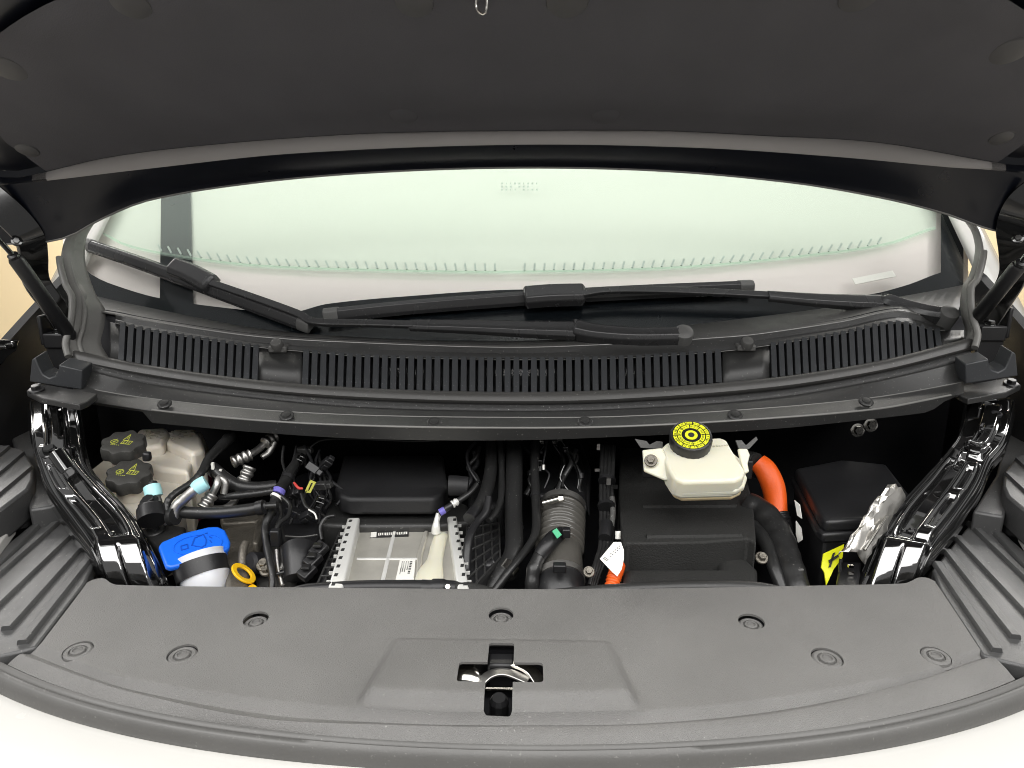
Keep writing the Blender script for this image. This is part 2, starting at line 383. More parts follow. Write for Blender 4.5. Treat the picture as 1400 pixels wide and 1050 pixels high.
# ================================================================== hood, propped open
hood = thing('hood', 'open hood seen from below with dark felt insulation pad', 'hood')
q = lambda u: ((u - 705) / 640) ** 2
TH = R(30); FW = Vector((0, -math.cos(TH), math.sin(TH)))
def hrow(tab, Yc, bow, n=80, u0=-70, u1=1470):
    f = interp(tab); return [P(u0 + (u1 - u0) * i / n, f(u0 + (u1 - u0) * i / n), Yc + bow * min(q(u0 + (u1 - u0) * i / n), 1.2)) for i in range(n + 1)]
H0 = hrow([(-70, 335), (50, 331), (94, 322), (134, 300), (201, 273), (336, 250), (500, 235), (700, 228), (900, 232), (1080, 248), (1200, 268), (1290, 290), (1340, 308), (1380, 318), (1470, 322)], 1.27, .13)
H1 = hrow([(-70, 262), (30, 250), (65, 247), (200, 231), (400, 210), (700, 198), (950, 202), (1150, 215), (1300, 229), (1350, 232), (1470, 245)], 1.215, .14)
H2 = hrow([(-70, 236), (20, 243), (50, 238), (150, 215), (300, 197), (500, 183), (700, 179), (900, 179), (1050, 186), (1200, 195), (1360, 222), (1400, 226), (1470, 220)], 1.222, .14)
up = Vector((0, 0, 1))
bm = B(); bloft(bm, [[p + Vector((0, .012, .02)) for p in H0], [p + Vector((0, .004, .003)) for p in H0], H0, [a.lerp(b, .12) + up * .004 for a, b in zip(H0, H1)], [a.lerp(b, .5) - up * .002 for a, b in zip(H0, H1)], [a.lerp(b, .93) for a, b in zip(H0, H1)], H1])
obj('rear_lip', bm, 'hoodin', hood, ang=60)
def band(name, lo_, hi_, mat):
    k = [i for i, p in enumerate(H2) if lo_ <= p.x <= hi_]; k = range(max(k[0] - 1, 0), min(k[-1] + 2, len(H2)))
    h1, h2 = [H1[i] for i in k], [H2[i] for i in k]; bm = B()
    bloft(bm, [h1, [a.lerp(b, .2) - Vector((0, .004, 0)) for a, b in zip(h1, h2)], [a.lerp(b, .9) - Vector((0, .003, 0)) for a, b in zip(h1, h2)], h2]); obj(name, bm, mat, hood, ang=60)
band('step_flange', -.855, .855, 'hoodlit'); band('corner_flange', -2, -.86, 'hoodin'); band('corner_flange', .86, 2, 'hoodin')
obj('edge_highlight', bsweep(B(), [p + Vector((0, .002, -.001)) for p in H0], circ(.0022, 8)), 'bead', hood)  # added pale line drawing the highlight on the rear edge
def hsheet(off, lens, dz=0):
    return [[p + FW * d + Vector((0, 0, off - .10 * d * d)) for p in H2] for d in lens]
bm = B(); bloft(bm, [H2] + hsheet(.012, [.0, .1, .2, .3, .4, .5, .6])); obj('inner_panel', bm, 'hoodin', hood)
bm = B(); bloft(bm, [[p + Vector((0, .012, .02)) for p in H0], [p + Vector((0, .004, .055)) for p in H0], [p + Vector((0, 0, .06)) for p in H1]] + hsheet(.065, [.05, .15, .25, .35, .45, .55, .63]) + [hsheet(-.01, [.645])[0]]); obj('outer_skin', bm, 'white', hood, solid=.004, soff=1)
# felt pad: narrowing, rounded at the front, slightly puffed, resting on the inner panel
fH2 = interp([(p.x, i) for i, p in enumerate(H2)])
def hpt(x, d, off=0.):
    i = min(max(fH2(x), 0), len(H2) - 1.001); k = int(i); p = H2[k].lerp(H2[k + 1], i - k)
    return p + FW * d + Vector((0, 0, off - .10 * d * d))
padw = interp([(-.01, .85), (0, .852), (.05, .86), (.1, .862), (.18, .825), (.25, .765), (.305, .705), (.337, .625), (.361, .535), (.385, .42), (.41, .28)])
PADL = .395
bm = B(); rows = []
NX, ND = 96, 34
def puff(x, d):
    e = min(padw(d) - abs(x), d + .003, PADL - d); h = .0005 - .0085 * sstep(-.004, .13, e)
    for cx, cdd, rr in CLIPS: h += .005 * math.exp(-((x - cx) ** 2 + (d - cdd) ** 2) / (rr * 1.5) ** 2)
    h -= .004 * math.sin(x * 3.1 + 1) * math.sin(d * 13) * sstep(0, .1, e)
    h -= .006 * sstep(.27, .33, d) * (1 - .5 * sstep(.36, .42, d))
    return h
def hproj(u, v):
    r = ray(u, v); x, d = 0., .2
    for _ in range(60):
        p = hpt(x, d, -.015); t = p - CAM; Yy = t.y; k = CAM + r * (Yy / r.y); x += (k.x - p.x) * .7; d = min(.6, max(0, d + (k.z - p.z) * .9))
    return x, d
CLIPS = []
for (u, v, rp) in ((567, 17, 21), (775, 17, 23), (180, 14, 22), (1172, 8, 21), (14, 110, 23), (1378, 84, 23), (40, 220, 17), (1366, 202, 17)):
    x, d = hproj(u, v); CLIPS.append((x, d, rp * .00115))
for j in range(ND + 1):
    d = PADL * j / ND; wd = padw(d)
    rows.append([hpt(-wd + 2 * wd * i / NX, d, puff(-wd + 2 * wd * i / NX, d)) for i in range(NX + 1)])
bloft(bm, rows); pad = obj('insulation_pad', bm, 'pad', hood, ang=80)
nH = Vector((0, -math.sin(TH), -math.cos(TH)))
for x, d, r in CLIPS:
    o = hpt(x, d, puff(x, d) - .001)
    bm = B(); blathe(bm, [(r * .9, -.004), (r, 0), (r * .93, .003), (r * .6, .0048), (r * .25, .0052)], o, nH, 28); obj('push_clip', bm, 'clipgrey', pad)
for u in (552, 828):
    x, d = hproj(u, 168); bm = B(); blathe(bm, [(.022, -.004), (.021, .001), (.014, .003)], hpt(x, d, puff(x, d)), nH, 24); obj('rubber_plug', bm, pm('plug rubber', (.085, .083, .09), .7) if u < 600 else bpy.data.materials['plug rubber'], pad)
x, d = hproj(660, 4); bm = B(); p0 = hpt(x, d, puff(x, d)); pts = [p0 + Vector((dx, 0, dz)) for dx, dz in ((-.006, .004), (-.008, -.012), (0, -.02), (.005, -.012), (.004, .004))]
obj('striker_hook', bsweep(B(), [Vector(a) for a in spline([tuple(p) for p in pts], 5)], circ(.0018, 8)), 'chrome', pad)
for s in (-1, 1):     # hinge arms from the hood corner down to the wing
    uv = [(-18, 268), (16, 296), (40, 324), (46, 352), (50, 385), (74, 420), (92, 452)] if s < 0 else [(1420, 262), (1396, 282), (1384, 312), (1386, 350), (1384, 380), (1366, 412), (1346, 446)]
    path = [Vector(a) for a in spline([tuple(P(u, v, 1.36 + .012 * i)) for i, (u, v) in enumerate(uv)], 6)]
    bm = B(); bsweep(bm, path, rect(.012, .05), ups=Vector((-s * .6, .5, .6)), scale=[1.15 - .35 * i / len(path) for i in range(len(path))]); hg = obj('hinge_arm', bm, 'gloss', hood, bev=.002)
    bolt('hinge_bolt', P(23 if s < 0 else 1392, 330 if s < 0 else 326, 1.345), .006, 'gloss', hg, (-s * .5, -.8, .3))

# ------------------------------------------------------------------ gas struts
for s in (-1, 1):
    g = thing('gas_strut', 'black gas strut beside the hood hinge, ' + ('left of the windscreen' if s < 0 else 'right of the windscreen'), 'gas strut', 'gas struts holding up the hood')
    a, b, c = ((-30, 296), (20, 352), (94, 456)) if s < 0 else ((1440, 300), (1394, 362), (1338, 432))
    A, Bp, C = P(*a, 1.18), P(*b, 1.24), P(*c, 1.33)
    cyl = obj('cylinder', bsweep(B(), [Bp, Bp.lerp(C, .03), Bp.lerp(C, .97), C], circ(1, 20), scale=[.010, .0125, .0125, .010]), 'black', g)
    obj('rod', bsweep(B(), [A, Bp], circ(.0045, 12)), 'gloss', g)
    obj('gland', blathe(B(), [(.009, 0), (.009, .006), (.006, .008)], Bp, A - Bp, 20), 'black', cyl)
    obj('ball_joint', blathe(B(), [(.006, -.012), (.011, -.006), (.012, .004), (.008, .012)], C, C - Bp, 16), 'black', g)

# ================================================================== cowl panel below the windscreen
def ctab(tab): return interp(tab)
R0 = ctab([(60, 566), (205, 578), (350, 591), (500, 600), (700, 602), (850, 597), (1050, 587), (1200, 572), (1300, 559), (1390, 540)])
R1 = ctab([(60, 540), (125, 548), (205, 560), (350, 574.5), (500, 582), (700, 585), (850, 583), (1050, 572), (1200, 559), (1275, 545), (1390, 522)])
R2 = ctab([(60, 516), (135, 534), (205, 545), (350, 560), (500, 568), (700, 571), (850, 569.5), (1050, 558), (1200, 543), (1320, 522), (1390, 508)])
R3 = ctab([(60, 490), (122, 508), (205, 527), (350, 546), (500, 559), (700, 564), (850, 561), (1050, 547), (1200, 522), (1320, 494), (1390, 476)])
R4 = ctab([(60, 482), (122, 496), (205, 514), (350, 535), (500, 547), (700, 553), (850, 550), (1050, 535), (1200, 510), (1320, 480), (1390, 462)])
R5 = ctab([(60, 468), (110, 484), (205, 501), (350, 520), (500, 531), (700, 536), (850, 532), (1050, 516), (1200, 494), (1320, 464), (1390, 446)])
R7 = ctab([(110, 432), (160, 442), (205, 452), (350, 474), (412, 480), (500, 487), (700, 491), (850, 489), (987, 480), (1050, 472), (1150, 456), (1228, 441), (1290, 452)])
R9 = ctab([(110, 422), (160, 430), (205, 439), (350, 460), (500, 469), (700, 475), (850, 470), (1005, 460), (1050, 455), (1150, 440), (1228, 425), (1290, 437)])
R10 = ctab([(100, 398), (140, 408), (200, 421), (350, 450), (500, 463), (700, 468), (850, 458), (950, 445), (1050, 433), (1125, 423), (1212, 410), (1290, 396), (1330, 388)])
def crow(f, Yc, u0, u1, n=90, bow=.14, dv=0): return [P(u, f(u) + dv, Yc + bow * q(u)) for u in [u0 + (u1 - u0) * i / n for i in range(n + 1)]]
# front flange: thin at the left end, deep apron in the middle
def R0b(u): return R1(u) + (R0(u) - R1(u)) * max(.22, sstep(196, 208, u) * (1 - sstep(1265, 1310, u)))
bm = B(); lo = crow(R0b, 1.085, 100, 1318)
bloft(bm, [[p + Vector((0, .012, -.002)) for p in lo], lo, crow(R1, 1.08, 100, 1318, dv=1.5), crow(R1, 1.083, 100, 1318), crow(R2, 1.125, 100, 1318), crow(R2, 1.127, 100, 1318, dv=-1.5), crow(R3, 1.15, 112, 1318), crow(R4, 1.18, 112, 1318), crow(R5, 1.205, 112, 1318, dv=6)])
cowl = obj('cowl_panel', bm, 'cowl', body, solid=.003, ang=25); cowl['label'] = 'dark grey plastic cowl with slatted air grille below the windscreen'
for u, v in ((225, 552), (392, 568.5), (594, 578), (800, 577), (1005, 567.5), (1184, 549)):
    p = P(u, v, 1.1 + .14 * q(u)); bm = B(); n = Vector((0, -.45, 1)).normalized()
    blathe(bm, [(.0115, -.002), (.012, .001), (.0105, .0025), (.007, .0022), (.0065, .0038), (.003, .0042)], p, n, 24); obj('clip', bm, 'cowl', cowl)
for rf, yc, rad in ((R1, 1.081, .0018), (R2, 1.126, .0014), (R7, 1.268, .0014), (R9, 1.296, .0012)):
    e0, e1 = (208, 1300) if rf is R1 else ((130, 1318) if rf is R2 else (158, 1291))
    obj('edge_bead', bsweep(B(), crow(rf, yc, e0, e1), circ(rad, 8)), 'bead', cowl)  # thin pale beads added to draw the bright edge lines
# dark duct behind the grille
bm = B(); bloft(bm, [crow(R5, 1.225, 112, 1334, dv=8), crow(R5, 1.26, 112, 1334, dv=14), crow(R7, 1.30, 112, 1334, dv=4), crow(R9, 1.31, 112, 1334, dv=-4)]); obj('air_duct', bm, 'void', cowl, solid=.002)
# grille slats: each one its own bar
def slat(u, half, fb, ft):
    ub = u; vt = ft(u); a = P(ub, fb(ub) + 3, 1.208 + .14 * q(u)); lean = (u - 705) / 640 * -3.5
    b = P(ub + lean, vt, 1.272 + .14 * q(u)); d = b - a; wv = half * mpp(a)
    bm = B(); x, y, z = basis(d, (1, 0, 0)); bbox(bm, (a + b) / 2, (wv * 2, .012, d.length), (x, y, z)); return obj('slat', bm, 'slat', cowl)
for u0, u1, pt in ((167, 350, 11.4), (418, 986, 12.0), (1058, 1286, 10.7)):
    u = u0
    while u < u1: slat(u, pt * .33, R5, R7); u += pt
# grille frame: top ledge, blank panels between the groups
bm = B(); bloft(bm, [crow(R7, 1.268, 158, 1291, dv=2), crow(R7, 1.266, 158, 1291, dv=-1), crow(R7, 1.275, 158, 1291, dv=-5), crow(R9, 1.285, 158, 1291, dv=8), crow(R9, 1.292, 158, 1291, dv=1), crow(R9, 1.296, 158, 1291)])
obj('grille_ledge', bm, 'cowl', cowl, solid=.003, ang=25)
for u0, u1 in ((150, 164), (351, 413), (988, 1052), (1286, 1318)):
    bm = B(); bloft(bm, [crow(R5, 1.2075, u0, u1, 6, dv=3), crow(R7, 1.270, u0, u1, 6)]); obj('blank_panel', bm, 'cowl', cowl, solid=.006)
# plateau up to the glass
bm = B(); f10 = lambda u: R10(u); f9 = lambda u: R9(u)
bloft(bm, [crow(R9, 1.296, 118, 1306), crow(R9, 1.30, 118, 1306, dv=-1.5), [WS(u, R10(u), .004) for u in [104 + (1322 - 104) * i / 90 for i in range(91)]]]); obj('top_panel', bm, 'cowltop', cowl, solid=.003)
for u, v in ((379, 472), (1021, 470)):
    p = P(u, v, 1.262 + .14 * q(u)); n = Vector((0, -.6, .8)).normalized(); bm = B()
    bbox(bm, p + Vector((0, .012, -.008)), (.034, .03, .012)); o = obj('bolt_seat', bm, 'cowltop', cowl, bev=.003)
    bm = B(); blathe(bm, [(.0115, -.006), (.0115, .006), (.0095, .0095), (.004, .0105)], p, n, 12); obj('bolt_cap', bm, 'cowltop', cowl, ang=35)
# end brackets of the cowl: notched blocks and flat tongues with a bolt
for s in (-1, 1):
    m = lambda u, v: (u, v) if s < 0 else (1432 - u, v - 8)
    Yb = 1.235
    prof = [(43, 492), (48, 489), (52, 500), (58, 512), (67, 517), (76, 514), (80, 504), (80, 499), (112, 506), (112, 533), (84, 529), (40, 522)]
    bm = B(); top = [P(*m(u, v), Yb) for u, v in prof]; bprism(bm, top, Vector((0, .035, .006))); obj('end_block', bm, 'slat', cowl, bev=.002)
    bm = B(); tn = [(36, 534), (52, 523), (66, 526), (133, 538), (120, 548), (108, 553), (56, 544)]
    bprism(bm, [PZ(*m(u, v), 1.082) for u, v in tn], Vector((0, 0, -.011))); tg = obj('end_tongue', bm, 'cowl', cowl, bev=.002)
    bolt('bolt', PZ(*m(50, 533), 1.084), .008, 'black', cowl, (0, -.2, 1))
# grey side channels that run up the pillars, with their folded rubber lip
for s in (-1, 1):
    m = (lambda u, v: (u, v)) if s < 0 else (lambda u, v: (1426 - u, v - 12 if v > 400 else v - 8))
    outer = [(96, 488), (92, 470), (98, 448), (101, 425), (100, 405), (92, 390), (85, 365), (84, 345), (92, 322), (112, 300)]
    inner = [(150, 492), (138, 470), (142, 448), (143, 425), (132, 408), (124, 390), (116, 365), (114, 345), (117, 322), (130, 300)]
    ro = [P(*m(*p), 1.30 + .018 * i) for i, p in enumerate(outer)]; inner = inner if s < 0 else [(o_[0] - 6 + .40 * (i_[0] - o_[0]), i_[1]) for o_, i_ in zip(outer, inner)]; ri = [P(*m(*p), 1.345 + .024 * i) for i, p in enumerate(inner)]
    ro = [Vector(a) for a in spline([tuple(p) for p in ro], 5)]; ri = [Vector(a) for a in spline([tuple(p) for p in ri], 5)]
    bm = B(); bloft(bm, [ro, [a.lerp(b, .25) + Vector((0, .02, .004)) for a, b in zip(ro, ri)], [a.lerp(b, .45) + Vector((0, -.004, .004)) for a, b in zip(ro, ri)], [a.lerp(b, .7) + Vector((0, .012, 0)) for a, b in zip(ro, ri)], ri])
    ch = obj('side_channel', bm, 'channel', cowl, solid=.003, ang=60)
    for off, rr in ((.0, .006), (.4, .0045)):
        bm = B(); bsweep(bm, [a.lerp(b, off) + Vector((0, -.005, .002)) for a, b in zip(ro[:34], ri[:34])], circ(rr, 10)); obj('lip', bm, 'channel', cowl)
# bulb seal along the cowl
ws_ = thing('cowl_seal', 'long black rubber bulb seal running along the front of the cowl grille', 'rubber seal')
us = [101 + (1326 - 101) * i / 100 for i in range(101)]
path = [P(u, (R5(u) + R4(u)) / 2 + .5, 1.192 + .14 * q(u)) for u in us]
bm = B(); bsweep(bm, path, [(.0125 * math.cos(a) * (1 if math.sin(a) > 0 else 1.15), .0115 * math.sin(a)) for a in [2 * math.pi * i / 16 for i in range(16)]]); obj('bulb', bm, 'seal', ws_)
pl = [P(u, R4(u) + 2, 1.178 + .14 * q(u)) for u in us]; pl2 = [P(u, R3(u) - 1, 1.155 + .14 * q(u)) for u in us]
bm = B(); bloft(bm, [pl, [a.lerp(b, .5) + Vector((0, -.002, .003)) for a, b in zip(pl, pl2)], pl2]); obj('foot', bm, pm('dusty rubber', (.03, .03, .03), .6, bump=.5, bs=250, speck=1.6, sp_scale=330, spcol=(.5, .5, .48)), ws_, solid=.003)

# ================================================================== wipers
def wiper(label, blade, adapter, arm, hinge, head, pivot, up0):
    t = thing('wiper', label, 'wiper', 'windscreen wipers')
    def on(pts, off): 
        s = spline(pts, 8); r_ = []
        for i, a in enumerate(s):
            p = WS(a[0], a[1]); r_.append(p + (CAM - p).normalized() * 1.35 * (off(i / (len(s) - 1)) if callable(off) else off))
        return r_
    pb = on(blade, .014); nn = ws_n(pb[len(pb) // 2])
    bl = obj('blade', bsweep(B(), pb, [(-.016, -.008), (.016, -.008), (.014, .001), (.003, .011), (-.005, .011), (-.014, .0)], ups=nn), 'wiper', t, bev=.001)
    obj('rubber_edge', bsweep(B(), on(blade, .004), rect(.004, .010), ups=nn), 'rubber', bl)
    for e, k in ((0, 1), (-1, -2)):
        a = pb[e]; d = (pb[k] - a).normalized(); obj('end_cap', bsweep(B(), [a - d * .004, a, a + d * .025], [(-.0165, -.0082), (.0165, -.0082), (.0148, .002), (.004, .012), (-.006, .012), (-.0148, .001)], ups=nn), 'wipercap', bl, bev=.002)
    pa = on(adapter, .026); obj('adapter', bsweep(B(), pa, [(-.017, -.01), (.017, -.01), (.016, .004), (.010, .010), (-.010, .010), (-.016, .004)], ups=nn, scale=[.95, *([1.3] * (len(pa) - 2)), .85]), 'wiper', t, bev=.002)
    pr = on(arm[0], arm[1]); obj('arm', bsweep(B(), pr, rect(.014, .009), ups=nn), 'wiper', t, bev=.0015)
    ph = on(hinge[0], hinge[1]); nh = len(ph)
    obj('arm_shell', bsweep(B(), ph, [(-.014, -.008), (.014, -.008), (.014, .003), (.008, .008), (-.008, .008), (-.014, .003)], ups=nn, scale=[.75 + .55 * i / nh for i in range(nh)]), 'wiper', t, bev=.001)
    pe = on(head[0], head[1]); ne = len(pe); hd = obj('arm_head', bsweep(B(), pe, [(-.013, -.010), (.013, -.010), (.012, .006), (.006, .011), (-.006, .011), (-.012, .006)], ups=nn, scale=[1.15] + [1.35 - .2 * i / ne for i in range(ne - 1)]), 'wiper', t, bev=.002)
    obj('hinge_pin', bsweep(B(), [pe[0] - Vector((0, .004, .016)), pe[0] + Vector((0, .004, .016))], circ(.005, 12)), 'black', hd)
    pc = pe[-1]; obj('pivot_cap', blathe(B(), [(.018, -.03), (.018, .004), (.0165, .010), (.010, .0135), (.003, .0145)], pc, Vector((0, -.62, .78)), 28), 'wipercap', t)
    return t
wiper('black wiper reaching up to the left edge of the windscreen',
      [(118, 333), (200, 361), (300, 398), (424, 444)], [(236, 364), (262, 374), (290, 389)],
      ([(286, 386), (350, 408), (405, 428), (432, 440), (500, 442), (566, 444)], lambda t: .030),
      ([(560, 444), (640, 446), (720, 449), (786, 451)], .028), ([(787, 449), (815, 455), (870, 459), (934, 458)], lambda t: .030 + .014 * t), None, None)
wiper('black wiper lying low across the middle of the windscreen',
      [(446, 430), (560, 418), (716, 406), (800, 401), (900, 396), (1026, 391)], [(716, 405), (755, 402), (800, 401)],
      ([(796, 402), (830, 397), (900, 397), (980, 400), (1056, 404)], .034),
      ([(1050, 404), (1110, 409), (1160, 412), (1208, 414)], .036), ([(1209, 412), (1235, 420), (1265, 427), (1296, 431)], lambda t: .036 + .075 * t), None, None)

# ================================================================== radiator cover in front
cov = thing('radiator_cover', 'wide grained grey plastic cover over the radiator with cross shaped latch opening', 'radiator cover')
rear_e = [(119, 799), (127, 795), (140, 793), (150, 799), (160, 802), (300, 805), (500, 807.5), (685, 808.5), (900, 807), (1100, 804), (1236, 801), (1248, 797), (1256, 793), (1268, 793), (1278, 798)]
T_e = [(56, 884), (106, 906), (178, 930), (357, 958), (520, 974), (685, 980), (900, 975), (1078, 955), (1257, 920), (1338, 889)]
L_e = [(30, 897), (106, 925), (178, 948), (357, 985), (520, 993), (685, 996), (900, 993), (1078, 975), (1257, 934), (1358, 901)]
G_e = [(12, 910), (90, 945), (178, 978), (357, 1006), (520, 1014), (685, 1016), (900, 1014), (1078, 993), (1257, 958), (1378, 922)]
def pick(tab, n, z):
    pts = [PZ(u, v, z) for u, v in tab]; f = interp([(p.x, p.y) for p in pts]); x0, x1 = pts[0].x, pts[-1].x
    return [Vector((x0 + (x1 - x0) * i / n, f(x0 + (x1 - x0) * i / n), z)) for i in range(n + 1)]
NX = 280
ra = pick(rear_e, NX, .92); ta = pick(T_e, NX, .911); la = pick(L_e, NX, .909); ga = [Vector((p.x, ag(p.x) + .001, .903)) for p in pick(G_e, NX, .903)]
def plat(x, y, yt=.6):   # latch platform that grows out of the sloping cover
    if y > .74: return 0
    hw = .118 + .022 * (1 - (y - .605) / .13); e = hw - abs(x + .002); k = sstep(-.010, .006, e)
    f = sstep(.001, .016, y - yt); g = sstep(.735, .727, y); return (.0045 * g + .013 * (1 - (y - .61) / .125) * f) * k 
rows = []
ND = 64
rows.append([p + Vector((0, .0015, -.014)) for p in ra]); rows.append([p + Vector((0, .001, -.002)) for p in ra])
for j in range(ND + 1):
    t = j / ND; r = []
    for a, b in zip(ra, ta):
        p = a.lerp(b, t); p.z += plat(p.x, p.y, b.y); p.z += .0006 * math.sin(p.x * 9) * math.sin(p.y * 21); r.append(p)
    rows.append(r)
def mid(a, b, t, dz): return [p.lerp(r_, t) + Vector((0, 0, dz)) for p, r_ in zip(a, b)]
rows += [mid(ta, la, .25, -.003), mid(ta, la, .55, -.0055), mid(ta, la, .85, -.003), la, mid(la, ga, .12, .0012), mid(la, ga, .6, .001), mid(la, ga, .88, 0), ga, [p + Vector((0, .001, -.012)) for p in ga]]
bm = B(); bloft(bm, rows); panel = obj('panel', bm, 'cover', cov, solid=.0028, ang=45)
if True:    # cut the cross opening and the clip wells, then drop the cutters
    CL = [(350, 849, 17), (1027, 852, 17.5), (249, 893, 20), (1131, 898, 21), (106, 887, 19.5), (1280, 894, 19.5), (685, 844, 17)]
    cutters = []; bmc = B()
    wells = []
    for u, v, rp in CL:
        p = PZ(u, v, .917); rr = rp * mpp(p) * 1.0; wells.append((p, rr)); blathe(bmc, [(rr, -.05), (rr, .05)], p, (0, 0, 1), 40)
    def xr(u0, v0, u1, v1):
        a = PZ(u0, v0, .925); b = PZ(u1, v1, .925); return a.x, b.x, b.y, a.y
    hx0, hx1, hy0, hy1 = xr(628, 906, 743, 937); vx0, vx1, vy0, vy1 = xr(669, 878, 700, 967)
    def rr_(pts, r, n=5):
        out = []; m = len(pts)
        for i in range(m):
            p, a, b = Vector(pts[i]), Vector(pts[i - 1]), Vector(pts[(i + 1) % m]); d1 = (a - p).normalized(); d2 = (b - p).normalized(); rad = r[i] if isinstance(r, list) else r
            s, e = p + d1 * rad, p + d2 * rad
            for k in range(n + 1):
                t = k / n; out.append(s * (1 - t) ** 2 + p * 2 * t * (1 - t) + e * t * t)
        return out
    cr = [(vx0, hy1), (vx0, vy1), (vx1, vy1), (vx1, hy1), (hx1, hy1), (hx1, hy0), (vx1, hy0), (vx1, vy0), (vx0, vy0), (vx0, hy0), (hx0, hy0), (hx0, hy1)]
    crr = [.0005, .004, .004, .0005, .005, .005, .0005, .004, .004, .0005, .005, .005]
    ring = rr_([(a, b, .97) for a, b in cr], crr); bprism(bmc, ring, Vector((0, 0, -.1)))
    bmesh.ops.recalc_face_normals(bmc, faces=bmc.faces)
    mc = bpy.data.meshes.new('cut'); bmc.to_mesh(mc); bmc.free(); oc = bpy.data.objects.new('cut', mc); COL.objects.link(oc)
    oc.location = (0, 0, 0); md = panel.modifiers.new('cut', 'BOOLEAN'); md.object = oc; md.operation = 'DIFFERENCE'; md.solver = 'EXACT'
    bpy.context.view_layer.update(); dg = bpy.context.evaluated_depsgraph_get()
    me = bpy.data.meshes.new_from_object(panel.evaluated_get(dg)); panel.modifiers.clear(); panel.data = me; bpy.data.objects.remove(oc)
    me.set_sharp_from_angle(angle=R(38))
    for p, rr in wells:
        o = p + Vector((0, 0, -.0075)); bm = B()
        blathe(bm, [(rr * 1.1, -.004), (rr * 1.1, .0), (rr * .97, .0012), (rr * .93, .0045), (rr * .80, .0058), (rr * .62, .0052), (rr * .60, .0032), (rr * .50, .003), (rr * .46, .0062), (rr * .34, .0068), (rr * .30, .005), (rr * .08, .0048)], o, (0, -.04, 1), 36)
        obj('clip', bm, 'cover', cov, ang=35)
# raised bead round the latch platform's front, scuffed
# rubber seal in front of the cover
fs = thing('front_seal', 'thick grey rubber seal curving along the white nose of the car', 'rubber seal')
XA = [-.90 + 1.80 * i / 120 for i in range(121)]
def srow(t, z): return [Vector((x, ag(x) + (aw(x) - ag(x)) * t, z)) for x in XA]
bm = B(); bloft(bm, [srow(-.1, .883), srow(-.02, .887), srow(.06, .8955), srow(.14, .9), srow(.25, .9025), srow(.42, .902), srow(.50, .8995), srow(.60, .900), srow(.78, .8985), srow(.93, .893), srow(1.0, .886), srow(.98, .878)]); obj('bulb', bm, 'frontseal', fs, solid=.003, ang=60)

obj('rear_duct_lip', btube(B(), [(740, 812, .868, 5), (830, 807, .872, 8), (940, 803, .874, 9), (1030, 804, .876, 9), (1080, 812, .876, 7)], 14), 'cowl', cov)
# hood latch in the opening
la_ = thing('hood_latch', 'metal hood latch sitting in the cross shaped opening', 'latch')
zc = .925; cx = (vx0 + vx1) / 2; DL = Vector((0, .024, .009))
bm = B()
for a, b in (((hx0 - .012, hy0 - .012), (hx1 + .012, hy1 + .012)), ((vx0 - .01, vy0 - .012), (vx1 + .01, vy1 + .012))):
    x0, y0 = a; x1, y1 = b; r = [(x0, y0), (x1, y0), (x1, y1), (x0, y1)]
    bprism(bm, [Vector((x, y, .862)) for x, y in r], Vector((0, 0, -.01)))
bbox(bm, (cx, vy1 + .014, .882), (.06, .006, .05)); bbox(bm, (cx, vy0 - .014, .882), (.06, .006, .05)); bbox(bm, (hx0 - .014, (hy0 + hy1) / 2, .882), (.006, .06, .05)); bbox(bm, (hx1 + .014, (hy0 + hy1) / 2, .882), (.006, .06, .05))
obj('housing', bm, 'void', la_)  # black well added below the opening to keep it dark
ym = (hy0 + hy1) / 2 + .024
bm = B(); n = 14
r0 = [Vector((hx0 + .006 + .022 * math.sin(a), ym - .016, .893 + .018 * math.cos(a))) for a in [math.pi * (-.45 + .9 * i / n) for i in range(n + 1)]]
bloft(bm, [r0, [p + Vector((0, .036, 0)) for p in r0]]); obj('striker_guide', bm, 'chrome', la_, solid=.002)
bm = B(); pts = [Vector(a) for a in spline([(cx - .012, ym + .012, .902), (cx + .004, ym + .016, .909), (cx + .02, ym + .010, .912), (hx1 - .012, ym + .002, .909), (hx1 - .002, ym - .012, .903)], 6)]
bsweep(bm, pts, rect(.014, .004), ups=up); obj('catch_lever', bm, 'chrome', la_, bev=.0008)
bm = B(); pts = [Vector(a) for a in spline([(cx - .026, ym - .012, .899), (cx - .012, ym - .002, .907), (cx + .006, ym, .909), (cx + .03, ym - .008, .905)], 6)]
bsweep(bm, pts, rect(.012, .003), ups=up); obj('lock_pawl', bm, 'silver', la_, bev=.0008)
bm = B(); bsweep(bm, [Vector((hx0 + .03, hy0 + .010, .912)), Vector((hx1 - .014, hy0 + .010, .912))], rect(.003, .002), ups=up); obj('guide_wire', bm, 'chrome', la_)
bm = B(); blathe(bm, [(.010, -.02), (.010, .004), (.007, .009)], (cx, vy0 + .030, .905), (0, -.2, 1), 10); obj('hook_knob', bm, 'black', la_, ang=25)
bm = B(); bbox(bm, (cx, vy1 - .014, .899), (.03, .022, .03)); obj('release_tab', bm, 'black', la_, bev=.003)
bm = B(); bbox(bm, (cx, (vy0 + vy1) / 2, .868), (.055, .05, .012)); obj('base_plate', bm, 'void', la_)

